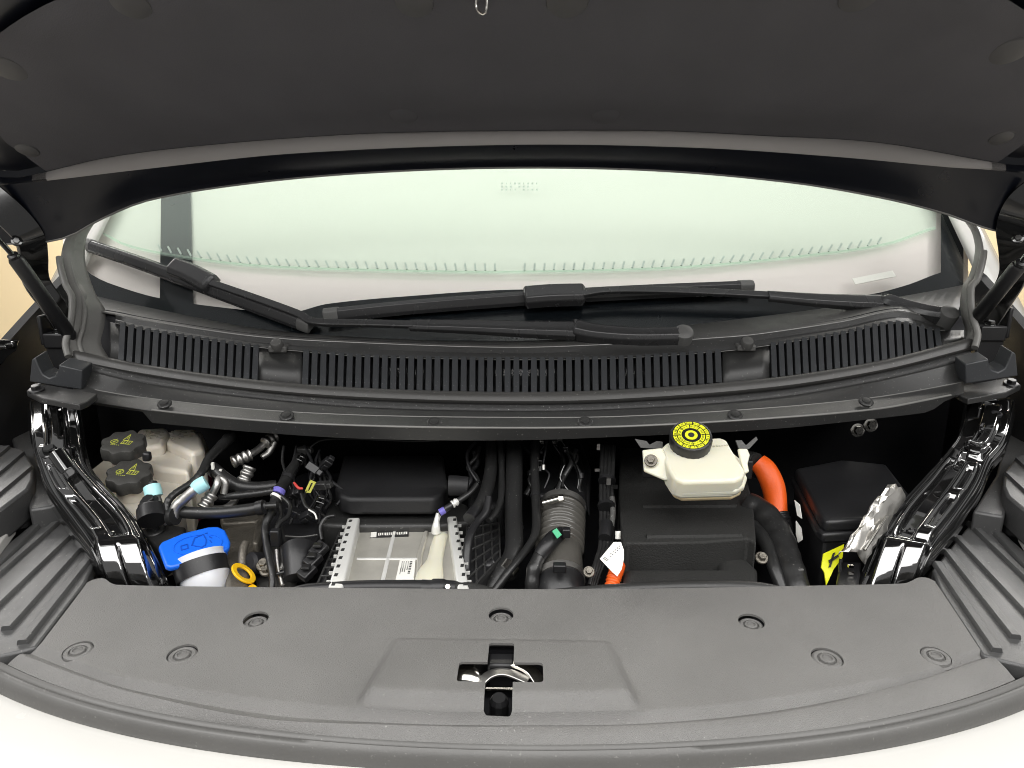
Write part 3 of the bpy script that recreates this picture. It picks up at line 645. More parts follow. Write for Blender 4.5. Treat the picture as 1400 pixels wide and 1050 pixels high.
# ================================================================== ribbed side covers over the headlamps
def PM(u, v, z, s):      # left-hand photo pixel -> world, mirrored for the right side
    p = PZ(u, v, z); return p if s < 0 else Vector((-p.x + .004, p.y + .012, p.z))
for s in (-1, 1):
    t = thing('headlamp_cover', 'grey ribbed plastic cover ' + ('at the left of the radiator cover' if s < 0 else 'at the right of the radiator cover'), 'cover', 'ribbed covers beside the radiator cover')
    Z0 = .913
    out = [(78, 693), (128, 770), (116, 797), (50, 884), (24, 891), (-15, 900), (-90, 890), (-175, 850), (0, 752), (60, 702)]
    bm = B(); bprism(bm, [PM(u, v, Z0, s) for u, v in out], Vector((0, 0, -.02))); obj('base', bm, 'rib', t, bev=.003)
    for a, b in (((-14, 785), (66, 706)), ((-110, 880), (87, 708)), ((-62, 884), (101, 728)), ((9, 862), (112, 747)), ((31, 881), (123, 764))):
        A, Bq = PM(*a, Z0, s), PM(*b, Z0, s)
        path = [A.lerp(Bq, k / 10) for k in range(11)]
        bm = B(); bsweep(bm, path, [(-.0065, -.001), (-.005, .005), (-.004, .006), (.004, .006), (.005, .005), (.0065, -.001)], ups=up); obj('rib', bm, 'rib', t)
    # rear stepped block with its own ribs
    Z1 = .968
    out = [(-160, 600), (0, 607), (32, 614), (46, 636), (45, 655), (38, 668), (0, 697), (-160, 800)]
    bm = B(); bprism(bm, [PM(u, v, Z1, s) for u, v in out], Vector((0, 0, -.05))); bk = obj('rear_block', bm, 'rib', t, bev=.004)
    for a, b in (((-40, 655), (10, 613)), ((-40, 680), (30, 621)), ((-40, 708), (40, 641))):
        A, Bq = PM(*a, Z1, s), PM(*b, Z1, s)
        bm = B(); bsweep(bm, [A.lerp(Bq, k / 6) for k in range(7)], [(-.006, -.001), (-.0045, .0055), (.0045, .0055), (.006, -.001)], ups=up); obj('rib', bm, 'rib', bk)
    out = [(8, 580), (50, 576), (58, 640), (82, 690), (40, 697), (36, 650)]
    bm = B(); bprism(bm, [PM(u, v, .945, s) for u, v in out], Vector((0, 0, -.09))); obj('side_tray', bm, 'rib', t, bev=.004)
    # rubber stop
    st = thing('hood_stop', 'round rubber hood stop on the ' + ('left' if s < 0 else 'right') + ' ribbed cover', 'rubber stop', 'rubber hood stops')
    p = PM(24, 700, .935, s); r = 11.5 * mpp(p)
    obj('buffer', blathe(B(), [(r, -.024), (r * 1.02, -.004), (r * .9, 0), (r * .82, .001)], p, up, 28), 'rubber', st)
    obj('ring', blathe(B(), [(r * .84, -.001), (r * .86, .0018), (r * .55, .0022), (r * .45, -.0), (r * .2, -.002)], p, up, 28), 'silver', st)
    # white strip of the fender edge outside
    bm = B(); bprism(bm, [PM(u, v, .929, s) for u, v in ((2, 718), (20, 714), (-5, 748), (-80, 800), (-90, 770))], Vector((0, 0, -.02))); obj('trim_edge', bm, 'white', t, bev=.003)

# ================================================================== glossy stamped support brackets
def bracket(label, Ls, Rs, zs, feats, name='support_bracket'):
    t = thing(name, label, 'bracket', 'glossy black stamped brackets beside the bay')
    K = len(Ls); NT, NV = 260, 96
    A = spline([tuple(PZ(*Ls[k], zs[k])) for k in range(K)], 30); C = spline([tuple(PZ(*Rs[k], zs[k])) for k in range(K)], 30)
    rows = []; n = len(A)
    for j in range(NT + 1):
        x = j / NT * (n - 1); k = min(int(x), n - 2); f = x - k
        a = Vector(A[k]).lerp(Vector(A[k + 1]), f); c = Vector(C[k]).lerp(Vector(C[k + 1]), f); tt = j / NT
        d = (Vector(A[min(k + 1, n - 1)]) - Vector(A[k])).normalized(); sd = (c - a).normalized(); nn = sd.cross(d).normalized()
        if nn.z < 0: nn = -nn
        r = []
        for i in range(NV + 1):
            v = -1 + 2 * i / NV; h = feats(tt, v)
            r.append(a.lerp(c, (v + 1) / 2) + nn * h)
        rows.append(r)
    rows2 = [[r[0] - Vector((0, 0, .02))] + r + [r[-1] - Vector((0, 0, .02))] for r in rows]
    bm = B(); bloft(bm, rows2); obj('pressing', bm, 'stamp', t, solid=.0015, ang=70)
    def at(tt, v, h=0.):
        j = int(tt * NT); i = int((v + 1) / 2 * NV); return rows[j][i] + Vector((0, 0, h))
    return t, at
def bump(x, c, w_): return math.exp(-((x - c) / w_) ** 2)
def pocket(t, v, t0, t1, v0, v1, h, e=.02, ev=.10): return h * sstep(t0 - e, t0 + e, t) * (1 - sstep(t1 - e, t1 + e, t)) * sstep(v0 - ev, v0 + ev, v) * (1 - sstep(v1 - ev, v1 + ev, v))
def feats_left(t, v):
    h = .006 * (1 - sstep(.80, .93, abs(v))) + .008 * bump(abs(v), .92, .035)
    h += pocket(t, v, .26, .80, -.66, .66, .012, .02, .085)
    h -= pocket(t, v, .37, .78, -.12, .42, .014, .02, .085)
    h -= pocket(t, v, .38, .52, -.58, -.32, .006, .012, .05); h -= pocket(t, v, .57, .74, -.58, -.32, .006, .012, .05)
    h += pocket(t, v, .0, .26, -.40, .45, .012, .02, .08); h -= pocket(t, v, .02, .22, .18, .34, .009, .02, .06); h -= pocket(t, v, .12, .26, -.30, -.12, .008, .015, .05)
    h += pocket(t, v, .05, .11, -.15, .35, .006, .012, .07)
    h += pocket(t, v, .80, 1.2, -.7, .75, .016, .02, .1); h -= pocket(t, v, .84, 1.2, -.05, .05, .010, .02, .05)
    return h
Ls = [(40, 553), (42, 595), (52, 630), (66, 672), (98, 720), (127, 762), (158, 815)]
Rs = [(106, 551), (113, 590), (124, 640), (156, 678), (184, 710), (207, 752), (238, 815)]
zs = [1.035, 1.02, .995, .97, .945, .925, .868]
bl, at = bracket('glossy black stamped steel bracket left of the white coolant tank', Ls, Rs, zs, feats_left)
bolt('bolt', at(.30, -.18), .010, 'gloss', bl, (0, -.35, 1))
pb_ = at(.37, .0); obj('boss', bsweep(B(), [at(.345, .0, .008), at(.42, .05, .008)], circ(.0135, 20)), 'gloss', bl, bev=.0015)
for tt, v in ((.10, .12), (.17, -.22), (.56, .0), (.79, -.18)):
    obj('hole_plug', blathe(B(), [(.0085, -.004), (.0085, .0004), (.006, .0012), (.005, -.002)], at(tt, v, .001), (0, -.3, 1), 22), 'void' if tt < .2 else 'gloss', bl)
def feats_right(t, v):
    v = -v
    h = .006 * (1 - sstep(.80, .93, abs(v))) + .008 * bump(abs(v), .92, .035)
    h += pocket(t, v, .40, .80, -.66, .66, .012, .02, .085); h -= pocket(t, v, .40, .80, -.10, .46, .014, .02, .085)
    h -= pocket(t, v, .44, .56, -.58, -.30, .006, .012, .05); h -= pocket(t, v, .60, .76, -.58, -.30, .006, .012, .05)
    h += pocket(t, v, .06, .30, -.42, .25, .012, .015, .07); h -= pocket(t, v, .17, .27, .0, .14, .007, .015, .05); h += pocket(t, v, .26, .36, -.6, .35, .009, .015, .12)
    h -= pocket(t, v, .36, .41, .0, .3, .006, .01, .05); h += pocket(t, v, .0, .05, -.8, .8, .008, .02, .1)
    h += pocket(t, v, .82, 1.2, -.7, .75, .016, .02, .1); h -= pocket(t, v, .86, 1.2, -.02, .08, .010, .02, .05)
    return h
Ls = [(1320, 549), (1312, 590), (1297, 618), (1262, 656), (1228, 695), (1198, 745), (1164, 815)]
Rs = [(1388, 553), (1378, 600), (1355, 632), (1340, 668), (1312, 712), (1276, 760), (1245, 815)]
br, at = bracket('glossy black stamped steel bracket right of the black fuse box', Ls, Rs, zs, feats_right)
bolt('bolt', at(.31, .15), .010, 'gloss', br, (0, -.35, 1))
for tt, v in ((.11, .35), (.19, .05), (.43, -.1), (.58, -.05), (.77, -.05)):
    obj('hole_plug', blathe(B(), [(.0085, -.004), (.0085, .0004), (.006, .0012), (.005, -.002)], at(tt, v, .001), (0, -.3, 1), 22), 'void' if tt < .12 else 'gloss', br)
# foil heat shield tucked behind the right bracket
fo = thing('heat_shield', 'crumpled silver foil shield between the fuse box and the right bracket', 'heat shield')
bm = B(); rows = []
for j in range(15):
    f = j / 14; a = Vector(P(1208 - 62 * f, 668 + 92 * f, .99 - .085 * f)); c = Vector(P(1238 - 56 * f, 680 + 90 * f, 1.0 - .085 * f))
    rows.append([a.lerp(c, i / 10) + Vector((random.uniform(-1, 1), random.uniform(-1, 1), random.uniform(-1, 1))) * .0022 + up * .012 * math.sin(math.pi * i / 10) for i in range(11)])
bloft(bm, rows); obj('foil_sheet', bm, 'foil', fo, solid=.001, ang=25)
bm = B(); bsweep(bm, [P(1182, 752, .915), P(1212, 706, .955)], circ(.0022, 8), ups=up); obj('strut_strap', bm, 'chrome', fo)
cn = thing('connector_block', 'black plastic connector with neon yellow tape at the foot of the foil', 'connector')
bm = B(); pxprism([(1148, 768), (1178, 768), (1172, 815), (1140, 815)], .9, .06, bm); obj('housing', bm, 'black', cn, bev=.003)
for i in range(4): bm = B(); bbox(bm, P(1163, 774 + i * 9, .925), (.007, .004, .004)); obj('terminal', bm, 'chrome', cn)
obj('frame', btube(B(), [(1150, 764, .945, 2.5), (1147, 790, .935, 2.5), (1143, 812, .93, 2.5)]), 'gloss', cn)
bm = B(); n = Vector((.1, -.8, .5)).normalized(); c = P(1136, 762, .95)
pxprism([(1126, 757), (1154, 744), (1152, 762), (1140, 778), (1130, 800), (1127, 782), (1123, 776)], 0, .002, bm, n, c); obj('tape', bm, 'tape', cn)
bm = B(); pxprism([(1139, 756), (1142, 755), (1136, 775), (1133, 776)], 0, .001, bm, n, c + n * .0022); pxprism([(1133, 766), (1146, 758), (1147, 761), (1134, 770)], 0, .001, bm, n, c + n * .0022); obj('tape_print', bm, 'ink', cn)

# ================================================================== engine bay: right half
fb = thing('fuse_box', 'large black fuse box with sloped lid behind the right bracket', 'fuse box')
lid = [(1087, 640), (1150, 628), (1212, 634), (1246, 678), (1240, 690), (1205, 709), (1130, 712), (1122, 706)]
bm = B(); a = [PZ(u, v, .955) for u, v in lid]; blid = obj('lid', bprism(bm, a, Vector((0, 0, -.02))), 'black', fb, bev=.006, seg=3)
c0 = sum(a, Vector()) / len(a)
bm = B(); bprism(bm, [c0 + (p - c0) * 1.05 - up * .018 for p in a], Vector((0, 0, -.016))); obj('rim', bm, 'black', fb, bev=.004)
bm = B(); bprism(bm, [c0 + (p - c0) * .98 - up * .034 for p in a], Vector((0, 0, -.16))); bx_ = obj('box', bm, 'black', fb, bev=.004)
for poly in ([(1086, 684), (1093, 690), (1096, 709), (1090, 705)], [(1088, 712), (1095, 722), (1097, 738), (1091, 742), (1088, 730)]):
    n = Vector((-.82, -.5, .2)).normalized(); bm = B(); pxprism(poly, 0, .0015, bm, n, P(1090, 710, 1.045)); obj('sticker', bm, 'label', bx_)
for u, v in ((1172, 588), (1190, 581)):
    bolt('firewall_bolt', P(u, v, 1.35), .009, 'chrome', body, (0, -1, .2))

# orange high voltage sleeve
osl = thing('orange_cable', 'thick orange high voltage cable beside the brake fluid reservoir', 'cable')
tube('sleeve', [(1036, 632, 1.17, 13), (1047, 643, 1.16, 15), (1057, 665, 1.14, 15.5), (1061, 690, 1.115, 14.5), (1062, 707, 1.10, 14)], 'orange', osl, 20)
tube('black_braid', [(1012, 634, 1.19, 14), (1022, 631, 1.185, 14.5), (1034, 634, 1.172, 14.5)], 'foam', osl, 18, corr=(.006, .04))
tube('connector_boot', [(1062, 704, 1.10, 16), (1066, 716, 1.09, 16), (1070, 732, 1.075, 15)], 'black', osl, 18, 10, corr=(.008, .05))
hz = thing('taped_hose', 'black tape wrapped hose curving down between foam cover and fuse box', 'hose')
tube('hose', [(1020, 690, 1.09, 18), (1042, 704, 1.07, 20), (1062, 732, 1.03, 21), (1076, 768, .97, 20), (1088, 800, .93, 18), (1092, 830, .91, 18)], 'rubber', hz, 18, corr=(.03, .03))
tube('tape_end', [(1070, 788, .945, 2.6), (1082, 782, .935, 2.6), (1098, 779, .935, 2.6)], 'cowltop', hz, 8)
tube('side_branch', [(1028, 720, 1.05, 11), (1046, 742, 1.0, 10), (1058, 775, .95, 9), (1072, 812, .92, 8)], 'rubber', hz, 12)
bolt('fixing_bolt', P(1041, 763, .96), .006, 'cast', hz, (0, -.6, .8))

# foam covered high voltage unit
hv = thing('foam_cover', 'large black foam cover under the white brake fluid reservoir', 'foam cover')
def hv_top(u): return .935
pts = [(852, 748), (858, 742), (905, 742), (960, 741), (1022, 736), (1034, 742), (1030, 690), (1018, 640), (1005, 612), (848, 612), (846, 680)]
bm = B(); bprism(bm, [PZ(u, v, .935) for u, v in pts], Vector((0, 0, -.17))); fc = obj('cover_shell', bm, 'foam', hv, bev=.014, seg=4)
for (u0, v0, u1, v1) in ((878, 692, 1006, 691), (884, 733, 1014, 731)):
    bm = B(); bsweep(bm, [PZ(u0, v0, .9365), PZ(u1, v1, .9365)], [(-.005, -.002), (-.002, .002), (.002, .002), (.005, -.002)], ups=up); obj('ridge', bm, 'foam', hv)
bm = B(); pxprism([(852, 776), (985, 776), (980, 760), (992, 752), (1020, 760), (1036, 776), (1036, 800), (985, 812), (852, 812)], .902, .1, bm); obj('front_step', bm, 'foam', hv, bev=.01, seg=3)

# brake fluid reservoir
rs = thing('brake_fluid_reservoir', 'ivory brake fluid reservoir with black and yellow round cap', 'reservoir')
nr = Vector((.02, -.34, .94)).normalized(); cr0 = P(965, 640, .985)
upper = [(903, 612), (912, 604), (940, 600), (985, 597), (994, 601), (1000, 612), (1020, 644), (1016, 653), (1005, 657), (935, 659), (922, 654), (913, 640)]
lower = [(909, 628), (935, 618), (1000, 616), (1012, 626), (1022, 652), (1018, 664), (1006, 670), (934, 672), (920, 667), (911, 650)]
bm = B(); pxprism(upper, 0, .034, bm, nr, cr0); obj('tank_top', bm, 'res', rs, bev=.007, seg=4)
bm = B(); tp = [PP(u, v, cr0 - nr * .018, nr) for u, v in lower]; bprism(bm, tp, -nr * .012); obj('seam_flange', bm, 'res', rs, bev=.004, seg=3)
bm = B(); cc = sum(tp, Vector()) / len(tp); bprism(bm, [cc + (p - cc) * .95 - nr * .008 for p in tp], -nr * .017); obj('tank_base', bm, 'fluid', rs, bev=.008, seg=4)
pc = PP(943, 609, cr0, nr); rc = 28 * mpp(pc); ncap = Vector((-.06, -.48, .87)).normalized()
obj('neck', blathe(B(), [(rc * .95, -.012), (rc * .95, .006), (rc * .9, .010)], pc, ncap, 36), 'res', rs)
cap = obj('cap', blathe(B(), [(rc, .004), (rc * 1.02, .018), (rc * .97, .0225), (rc * .90, .0235), (rc * .87, .0225)], pc, ncap, 48, wob=lambda a: 1 + .012 * math.cos(a * 24)), 'black', rs, ang=35)
xx, yy, zz = basis(ncap); pt_ = pc + ncap * .0226
def ringseg(bm, c, x, y, n, r0, r1, a0, a1, h, k=6):
    t = []
    for i in range(k + 1): a = a0 + (a1 - a0) * i / k; t.append(c + (x * math.cos(a) + y * math.sin(a)) * r1)
    for i in range(k, -1, -1): a = a0 + (a1 - a0) * i / k; t.append(c + (x * math.cos(a) + y * math.sin(a)) * r0)
    return bprism(bm, [p + n * h for p in t], -n * h)
bm = B()
for i in range(14): a = 2 * math.pi * i / 14; ringseg(bm, pt_, xx, yy, zz, rc * .70, rc * .86, a + .03, a + 2 * math.pi / 14 - .03, .0008, 4)
for i in range(8): a = 2 * math.pi * i / 8; ringseg(bm, pt_, xx, yy, zz, rc * .46, rc * .65, a + .03, a + 2 * math.pi / 8 - .05, .0008, 5)
blathe(bm, [(rc * .30, 0), (rc * .30, .0008)], pt_, zz, 24); obj('cap_label', bm, 'lime', cap, ang=30)
bm = B()
for i in range(70):
    a = 2 * math.pi * i / 70 + random.uniform(-.01, .01)
    for r0, r1 in ((.73, .80), (.51, .59)):
        if random.random() < .62: ringseg(bm, pt_, xx, yy, zz, rc * r0, rc * (r1 + random.uniform(-.01, .03)), a, a + .03, .0012, 1)
blathe(bm, [(rc * .15, .0005), (rc * .15, .0013)], pt_, zz, 18); obj('cap_print', bm, 'ink', cap, ang=30)
bm = B()
for i in range(7): bbox(bm, PP(973 + i * 3.6, 610 - i * .25, cr0 + nr * .0004, nr), (.0022, .004, .0006))
obj('moulded_mark', bm, pm('moulded mark', (.55, .53, .42), .5), rs)
for poly, tgt in (([(878, 615), (905, 612), (915, 632), (918, 656), (908, 656), (880, 644)], 0), ([(1010, 613), (1022, 613), (1026, 622), (1023, 634), (1025, 645), (1018, 648)], 1)):
    bm = B(); n = Vector((-.2 if not tgt else .25, -.75, .6)).normalized(); pxprism(poly, 0, .006, bm, n, P(897 if not tgt else 1018, 630, 1.005)); e = obj('mounting_ear', bm, 'res', rs, bev=.002)
    if not tgt: bolt('ear_bolt', P(890, 630, 1.002), .006, 'cast', e, n)
rb = thing('reservoir_bracket', 'thin grey metal bracket prongs behind the ivory reservoir', 'bracket')
for poly in ([(868, 600), (884, 603), (888, 608), (898, 603), (906, 604), (906, 614), (876, 612)], [(1006, 602), (1014, 602), (1020, 609), (1034, 597), (1036, 601), (1024, 614), (1010, 613)]):
    bm = B(); n = Vector((0, -.9, .4)).normalized(); pxprism(poly, 0, .004, bm, n, P(poly[0][0], poly[0][1], 1.06)); obj('prong', bm, 'cowltop', rb)
bm = B(); bbox(bm, P(955, 612, 1.075) - up * .035, (.17, .01, .03)); obj('crossbar', bm, 'black', rb, bev=.002)

# orange corrugated conduit with a paper tag
oc_ = thing('orange_conduit', 'short ribbed orange conduit with white paper tag beside the foam cover', 'conduit')
tube('conduit', [(834, 812, .90, 9.5), (838, 795, .91, 9.5), (843, 780, .925, 9.5), (846, 772, .935, 9)], 'orange', oc_, 16, 20, corr=(.0052, .09), ang=80)
bm = B(); n = Vector((-.15, -.75, .62)).normalized(); ct = P(838, 765, .915)
pxprism([(820, 764), (839, 741), (849, 741), (853, 752), (853, 764), (850, 778), (844, 788), (838, 783)], 0, .0008, bm, n, ct); tg = obj('paper_tag', bm, 'label', oc_)
bm = B()
ex = (PP(849, 744, ct, n) - PP(832, 757, ct, n)).normalized(); ey = n.cross(ex)
for i, u in enumerate((835, 838, 841, 844, 847)):
    for j in range(2): bbox(bm, PP(u + random.uniform(-.3, .3), 757 - i * 2.6 + j * 3.4, ct + n * .0006, n), (.0018, .0011, .0006), (ex, ey, n))
for i in range(3): bbox(bm, PP(826 + i * 2, 763 + i * 1.4, ct + n * .0006, n), (.0045, .001, .0006), (ex, ey, n))
obj('tag_print', bm, pm('grey print', (.2, .2, .2), .6), tg)

# corrugated intake hose with clamps, and the duct that follows
ih = thing('intake_hose', 'brown corrugated intake hose with steel clamps in the middle of the bay', 'hose')
tube('bellows', [(770, 694, 1.09, 29), (768, 712, 1.06, 30), (766, 738, 1.02, 31), (765, 752, 1.0, 31)], 'brown', ih, 30, 26, corr=(.0125, .085), ang=80)
tube('smooth_section', [(765, 746, 1.008, 30), (765, 762, .985, 31), (765, 782, .96, 32.5), (765, 795, .942, 33)], 'brown', ih, 30)
tube('lower_duct', [(765, 796, .942, 34), (766, 812, .925, 34), (768, 850, .905, 34)], 'black', ih, 30)
for pts, nm in (([(764, 789, .950, 35), (765, 797, .940, 35.5)], 'hose_clamp'), ([(770, 692, 1.093, 32), (769, 699, 1.082, 32)], 'hose_clamp')):
    cl_ = tube(nm, pts, 'silver', ih, 30, 3, ang=30)
bsc = obj('clamp_screw', bsweep(B(), [P(742, 688, 1.04), P(764, 682, 1.04)], circ(.005, 10)), 'chrome', ih); bolt('clamp_head', P(763, 682, 1.035), .006, 'chrome', ih, (1, -.2, .2), False)
bm = B(); bbox(bm, P(765, 776, .905), (.018, .012, .012)); obj('clip_tab', bm, 'black', ih, bev=.002)
bolt('side_screw', P(805, 782, .905), .005, 'cast', ih, (0, -.7, .7))
ab = thing('air_box', 'black air filter box behind the corrugated intake hose', 'air filter box')
blk('box', [(728, 676), (790, 676), (802, 690), (800, 640), (790, 612), (728, 612)], .935, .18, 'black', ab, .008)
blk('lid_rim', [(724, 668), (786, 668), (800, 684), (806, 700), (808, 640), (796, 606), (724, 606)], .93, .012, 'black', ab, .004)
for i in range(7): 
    u, v = random.uniform(735, 782), random.uniform(598, 632); bm = B(); bbox(bm, P(u, v, 1.16 + random.uniform(-.02, .02)), (random.uniform(.003, .012), .004, random.uniform(.003, .008))); obj('fitting', bm, random.choice(('gloss', 'black', 'gloss', 'silver')), ab, bev=.001)

pv = thing('purge_valve', 'black purge valve hose with green tag over the intake hose', 'hose')
tube('hose', [(750, 742, .962, 8.5), (741, 756, .95, 9), (732, 772, .935, 9.5), (728, 790, .925, 10), (727, 830, .91, 10)], 'rubber', pv, 14, 10, corr=(.02, .05))
tube('valve_body', [(768, 728, .985, 9), (758, 735, .972, 11), (748, 746, .955, 11), (738, 760, .945, 10)], 'black', pv, 16)
bm = B(); n = Vector((.1, -.7, .7)).normalized(); pxprism([(755, 726), (761, 722), (768, 731), (762, 736)], 0, .003, bm, n, P(762, 730, .955)); obj('green_tag', bm, 'green', pv)
bm = B(); bbox(bm, P(774, 728, .97), (.012, .012, .014)); obj('plug', bm, 'black', pv, bev=.002)

h1 = thing('coolant_hose', 'thick black coolant hose with white arrow left of the intake hose', 'hose')
tube('hose', [(703, 596, 1.20, 11), (703, 640, 1.13, 11.5), (702, 700, 1.05, 12), (703, 745, .99, 12.5), (697, 768, .965, 13), (684, 785, .945, 13), (668, 812, .92, 12)], 'rubber', h1, 18)
tube('spring_clamp', [(697, 774, .958, 14.5), (690, 784, .946, 14.5)], 'chrome', h1, 18, 4)
bm = B(); n = Vector((0, -.9, .4)).normalized(); c = P(703, 628, 1.136); pxprism([(701.5, 633), (701.5, 627), (699.5, 627), (703, 622.5), (706.5, 627), (704.5, 627), (704.5, 633)], 0, .001, bm, n, c); obj('flow_arrow', bm, 'label', h1)
h2 = thing('breather_hose', 'thin black hose running diagonally in front of the thick coolant hose', 'hose')
tube('hose', [(732, 590, 1.20, 6), (731, 640, 1.13, 6), (733, 700, 1.04, 6), (732, 728, 1.0, 6), (722, 748, .97, 5.5), (700, 776, .93, 5), (672, 812, .90, 5)], 'rubber', h2, 12)
h3 = thing('wiring_harness', 'black braided wiring harness between intake hose and foam cover', 'wiring harness')
for k, (du, rr) in enumerate(((0, 3.2), (5, 3.2), (10, 3.2), (15, 3.0))):
    tube('cable', [(806 + du * .5, 800 + du * .3, .925, rr), (814 + du * .7, 770 + du * .2, .955, rr), (821 + du, 745, .99, rr), (822 + du, 710, 1.04, rr), (822 + du, 660, 1.10, rr), (824 + du, 610, 1.17, rr)], 'rubber', h3, 8, corr=(.006, .06))
tube('sheath', [(827, 736, .992, 9), (828, 726, 1.005, 9.5), (829, 716, 1.02, 9)], 'black', h3, 14)
tube('clip_arm', [(836, 720, 1.02, 4), (838, 700, 1.04, 4), (837, 680, 1.06, 4)], 'cowltop', h3, 10)
tube('stud', [(845, 737, .985, 4), (845, 726, .99, 4)], 'label', h3, 12, 3)
for i in range(8): bm = B(); bbox(bm, P(random.uniform(812, 842), random.uniform(610, 725), 1.0 + random.uniform(0, .06) + .08), (random.uniform(.003, .008), .004, random.uniform(.003, .012))); obj('harness_clip', bm, random.choice(('black', 'gloss', 'gloss', 'silver')), h3)

# ================================================================== engine bay: left half
en = thing('engine', 'dark engine block and gearbox casing deep in the bay', 'engine')
bm = B(); bprism(bm, [Vector(p) for p in ((-.45, .9, .82), (.50, .9, .82), (.50, 1.40, .86), (-.45, 1.40, .86))], Vector((0, 0, -.24))); obj('block', bm, 'void', en, bev=.02)
bm = B(); bprism(bm, [Vector(p) for p in ((-.85, .9, .74), (-.45, .9, .76), (-.45, 1.45, .78), (-.85, 1.45, .76))], Vector((0, 0, -.18))); obj('gearbox', bm, 'void', en, bev=.02); bm = B(); bprism(bm, [Vector(p) for p in ((.50, .9, .76), (.85, .9, .76), (.85, 1.45, .78), (.50, 1.45, .78))], Vector((0, 0, -.18))); obj('drive_unit', bm, 'void', en, bev=.02)

ec = thing('engine_cover', 'flat black engine cover under the cowl, with oval emblem on its ledge', 'engine cover')
blk('top_slab', [(458, 664), (470, 622), (606, 622), (612, 664), (604, 676), (592, 681), (478, 681), (464, 677)], .945, .03, 'blackm', ec, .006)
blk('edge_bead', [(462, 672), (474, 632), (604, 632), (608, 672), (600, 682), (590, 686), (480, 686), (466, 682)], .930, .008, 'black', ec, .002)
lg = blk('ledge', [(438, 716), (452, 684), (470, 678), (612, 678), (640, 690), (646, 712), (600, 717), (480, 718)], .905, .05, 'cowl', ec, .006)
co = PZ(515, 699, .9058); rx, ry = 11 * mpp(co), .010
obj('oval_emblem', bsweep(B(), [co + Vector((rx * math.cos(a), ry * math.sin(a), 0)) for a in [2 * math.pi * i / 28 for i in range(29)]], rect(.0014, .0012), ups=up), 'cowltop', ec)
bm = B()
for i in range(5): bbox(bm, co + Vector((-.006 + i * .003, 0, 0)), (.0016, .005 - abs(i - 2) * .0009, .0012))
obj('emblem_script', bm, 'cowltop', ec)
obj('ledge_lip', bsweep(B(), [PZ(u, v, .893) for u, v in ((452, 716), (500, 720), (560, 720), (578, 712), (600, 718), (640, 716))], circ(.0035, 8)), 'cowltop', ec)
tube('side_spigot', [(614, 664, 1.08, 14), (622, 664, 1.08, 14), (640, 665, 1.08, 13)], 'blackm', ec, 20)
blk('shroud', [(640, 690), (690, 690), (690, 620), (640, 620)], .9, .08, 'blackm', ec, .01)

# silver charge cooler
cc_ = thing('charge_cooler', 'silver charge air cooler with pale slotted side rails and white label', 'intercooler')
zt = .892
core = blk('core', [(487, 724), (617, 722), (630, 815), (462, 815)], zt, .05, 'alu', cc_, .003)
for pts in (((540, 724), (518, 815)), ((488, 764), (572, 764))):
    obj('weld_bead', bsweep(B(), [PZ(*pts[0], zt + .0005), PZ(*pts[1], zt + .0005)], [(-.003, 0), (-.0015, .0012), (.0015, .0012), (.003, 0)], ups=up), 'rail', cc_)
for a, b, wd in (((484, 716), (458, 818), 17), ((618, 714), (634, 818), 13)):
    A, Bq = PZ(*a, zt + .008), PZ(*b, zt + .008); rl = obj('side_rail', bsweep(B(), [A, A.lerp(Bq, .5), Bq], rect(wd * mpp(A), .022), ups=up), 'rail', cc_, bev=.003, seg=3)
    sgn = -1 if a[0] < 500 else 1
    for i in range(9):
        c = A.lerp(Bq, .06 + i * .108) + Vector((sgn * .0035, 0, .0112)); bm = B(); bbox(bm, c, (.0045, .0075, .001)); obj('slot', bm, 'ink', rl)
        bm = B(); bbox(bm, A.lerp(Bq, .09 + i * .108) + Vector((sgn * (.010 if sgn > 0 else .0125), 0, .004)), (.007, .003, .004)); obj('tooth', bm, 'rail', rl)
q0 = [(603, 732), (598, 750), (594, 768), (588, 786), (584, 815)]; wdt = [.011, .0115, .0125, .019, .022]
s_ = spline([(*PZ(*q0[i], zt), wdt[i]) for i in range(5)], 8)
obj('pressed_tube', bsweep(B(), [Vector(a[:3]) for a in s_], [(math.cos(t), .62 * math.sin(t)) for t in [2 * math.pi * i / 18 for i in range(18)]], ups=up, scale=[a[3] for a in s_]), 'res', cc_)
obj('seam_bead', bsweep(B(), [PZ(u, v, zt + .001) for u, v in ((583, 728), (578, 745), (574, 760), (571, 815))], [(-.004, 0), (-.002, .003), (.002, .003), (.004, 0)], ups=up), 'alu', cc_)
obj('outlet_pipe', btube(B(), [(596, 728, 1.04, 6.5), (596, 720, 1.04, 5.5), (597, 712, 1.045, 4), (600, 702, 1.05, 4)]), 'rail', cc_)
lb = PZ(557, 790, zt + .0006)
bm = B(); pxprism([(547, 764), (568, 765), (564, 815), (536, 815)], zt + .0012, .001, bm); pl_ = obj('label', bm, 'label', cc_)
bm = B()
for k, (du, h) in enumerate(((14.5, 16), (11, 11), (8, 14), (5, 15), (2.5, 17))):
    v = 768
    while v < 768 + h: 
        f = (v - 764) / 51; u = 547 - 11 * f + du + 1.5; wv = (.0032 if k == 0 else .0013); bbox(bm, PZ(u, v, zt + .0018), (wv, .0018 if k == 0 else .001, .0004)); v += 2.2 if k == 0 else 1.5
obj('label_print', bm, 'ink', pl_)
bm = B(); pxprism([(507, 727), (559, 724.5), (558.5, 733), (506, 735)], zt + .0012, .001, bm); bk_ = obj('black_label', bm, 'ink', cc_)
bm = B(); pxprism([(507, 727.5), (515, 727.2), (514.5, 734), (506.5, 734.3)], zt + .0018, .0005, bm); u = 517
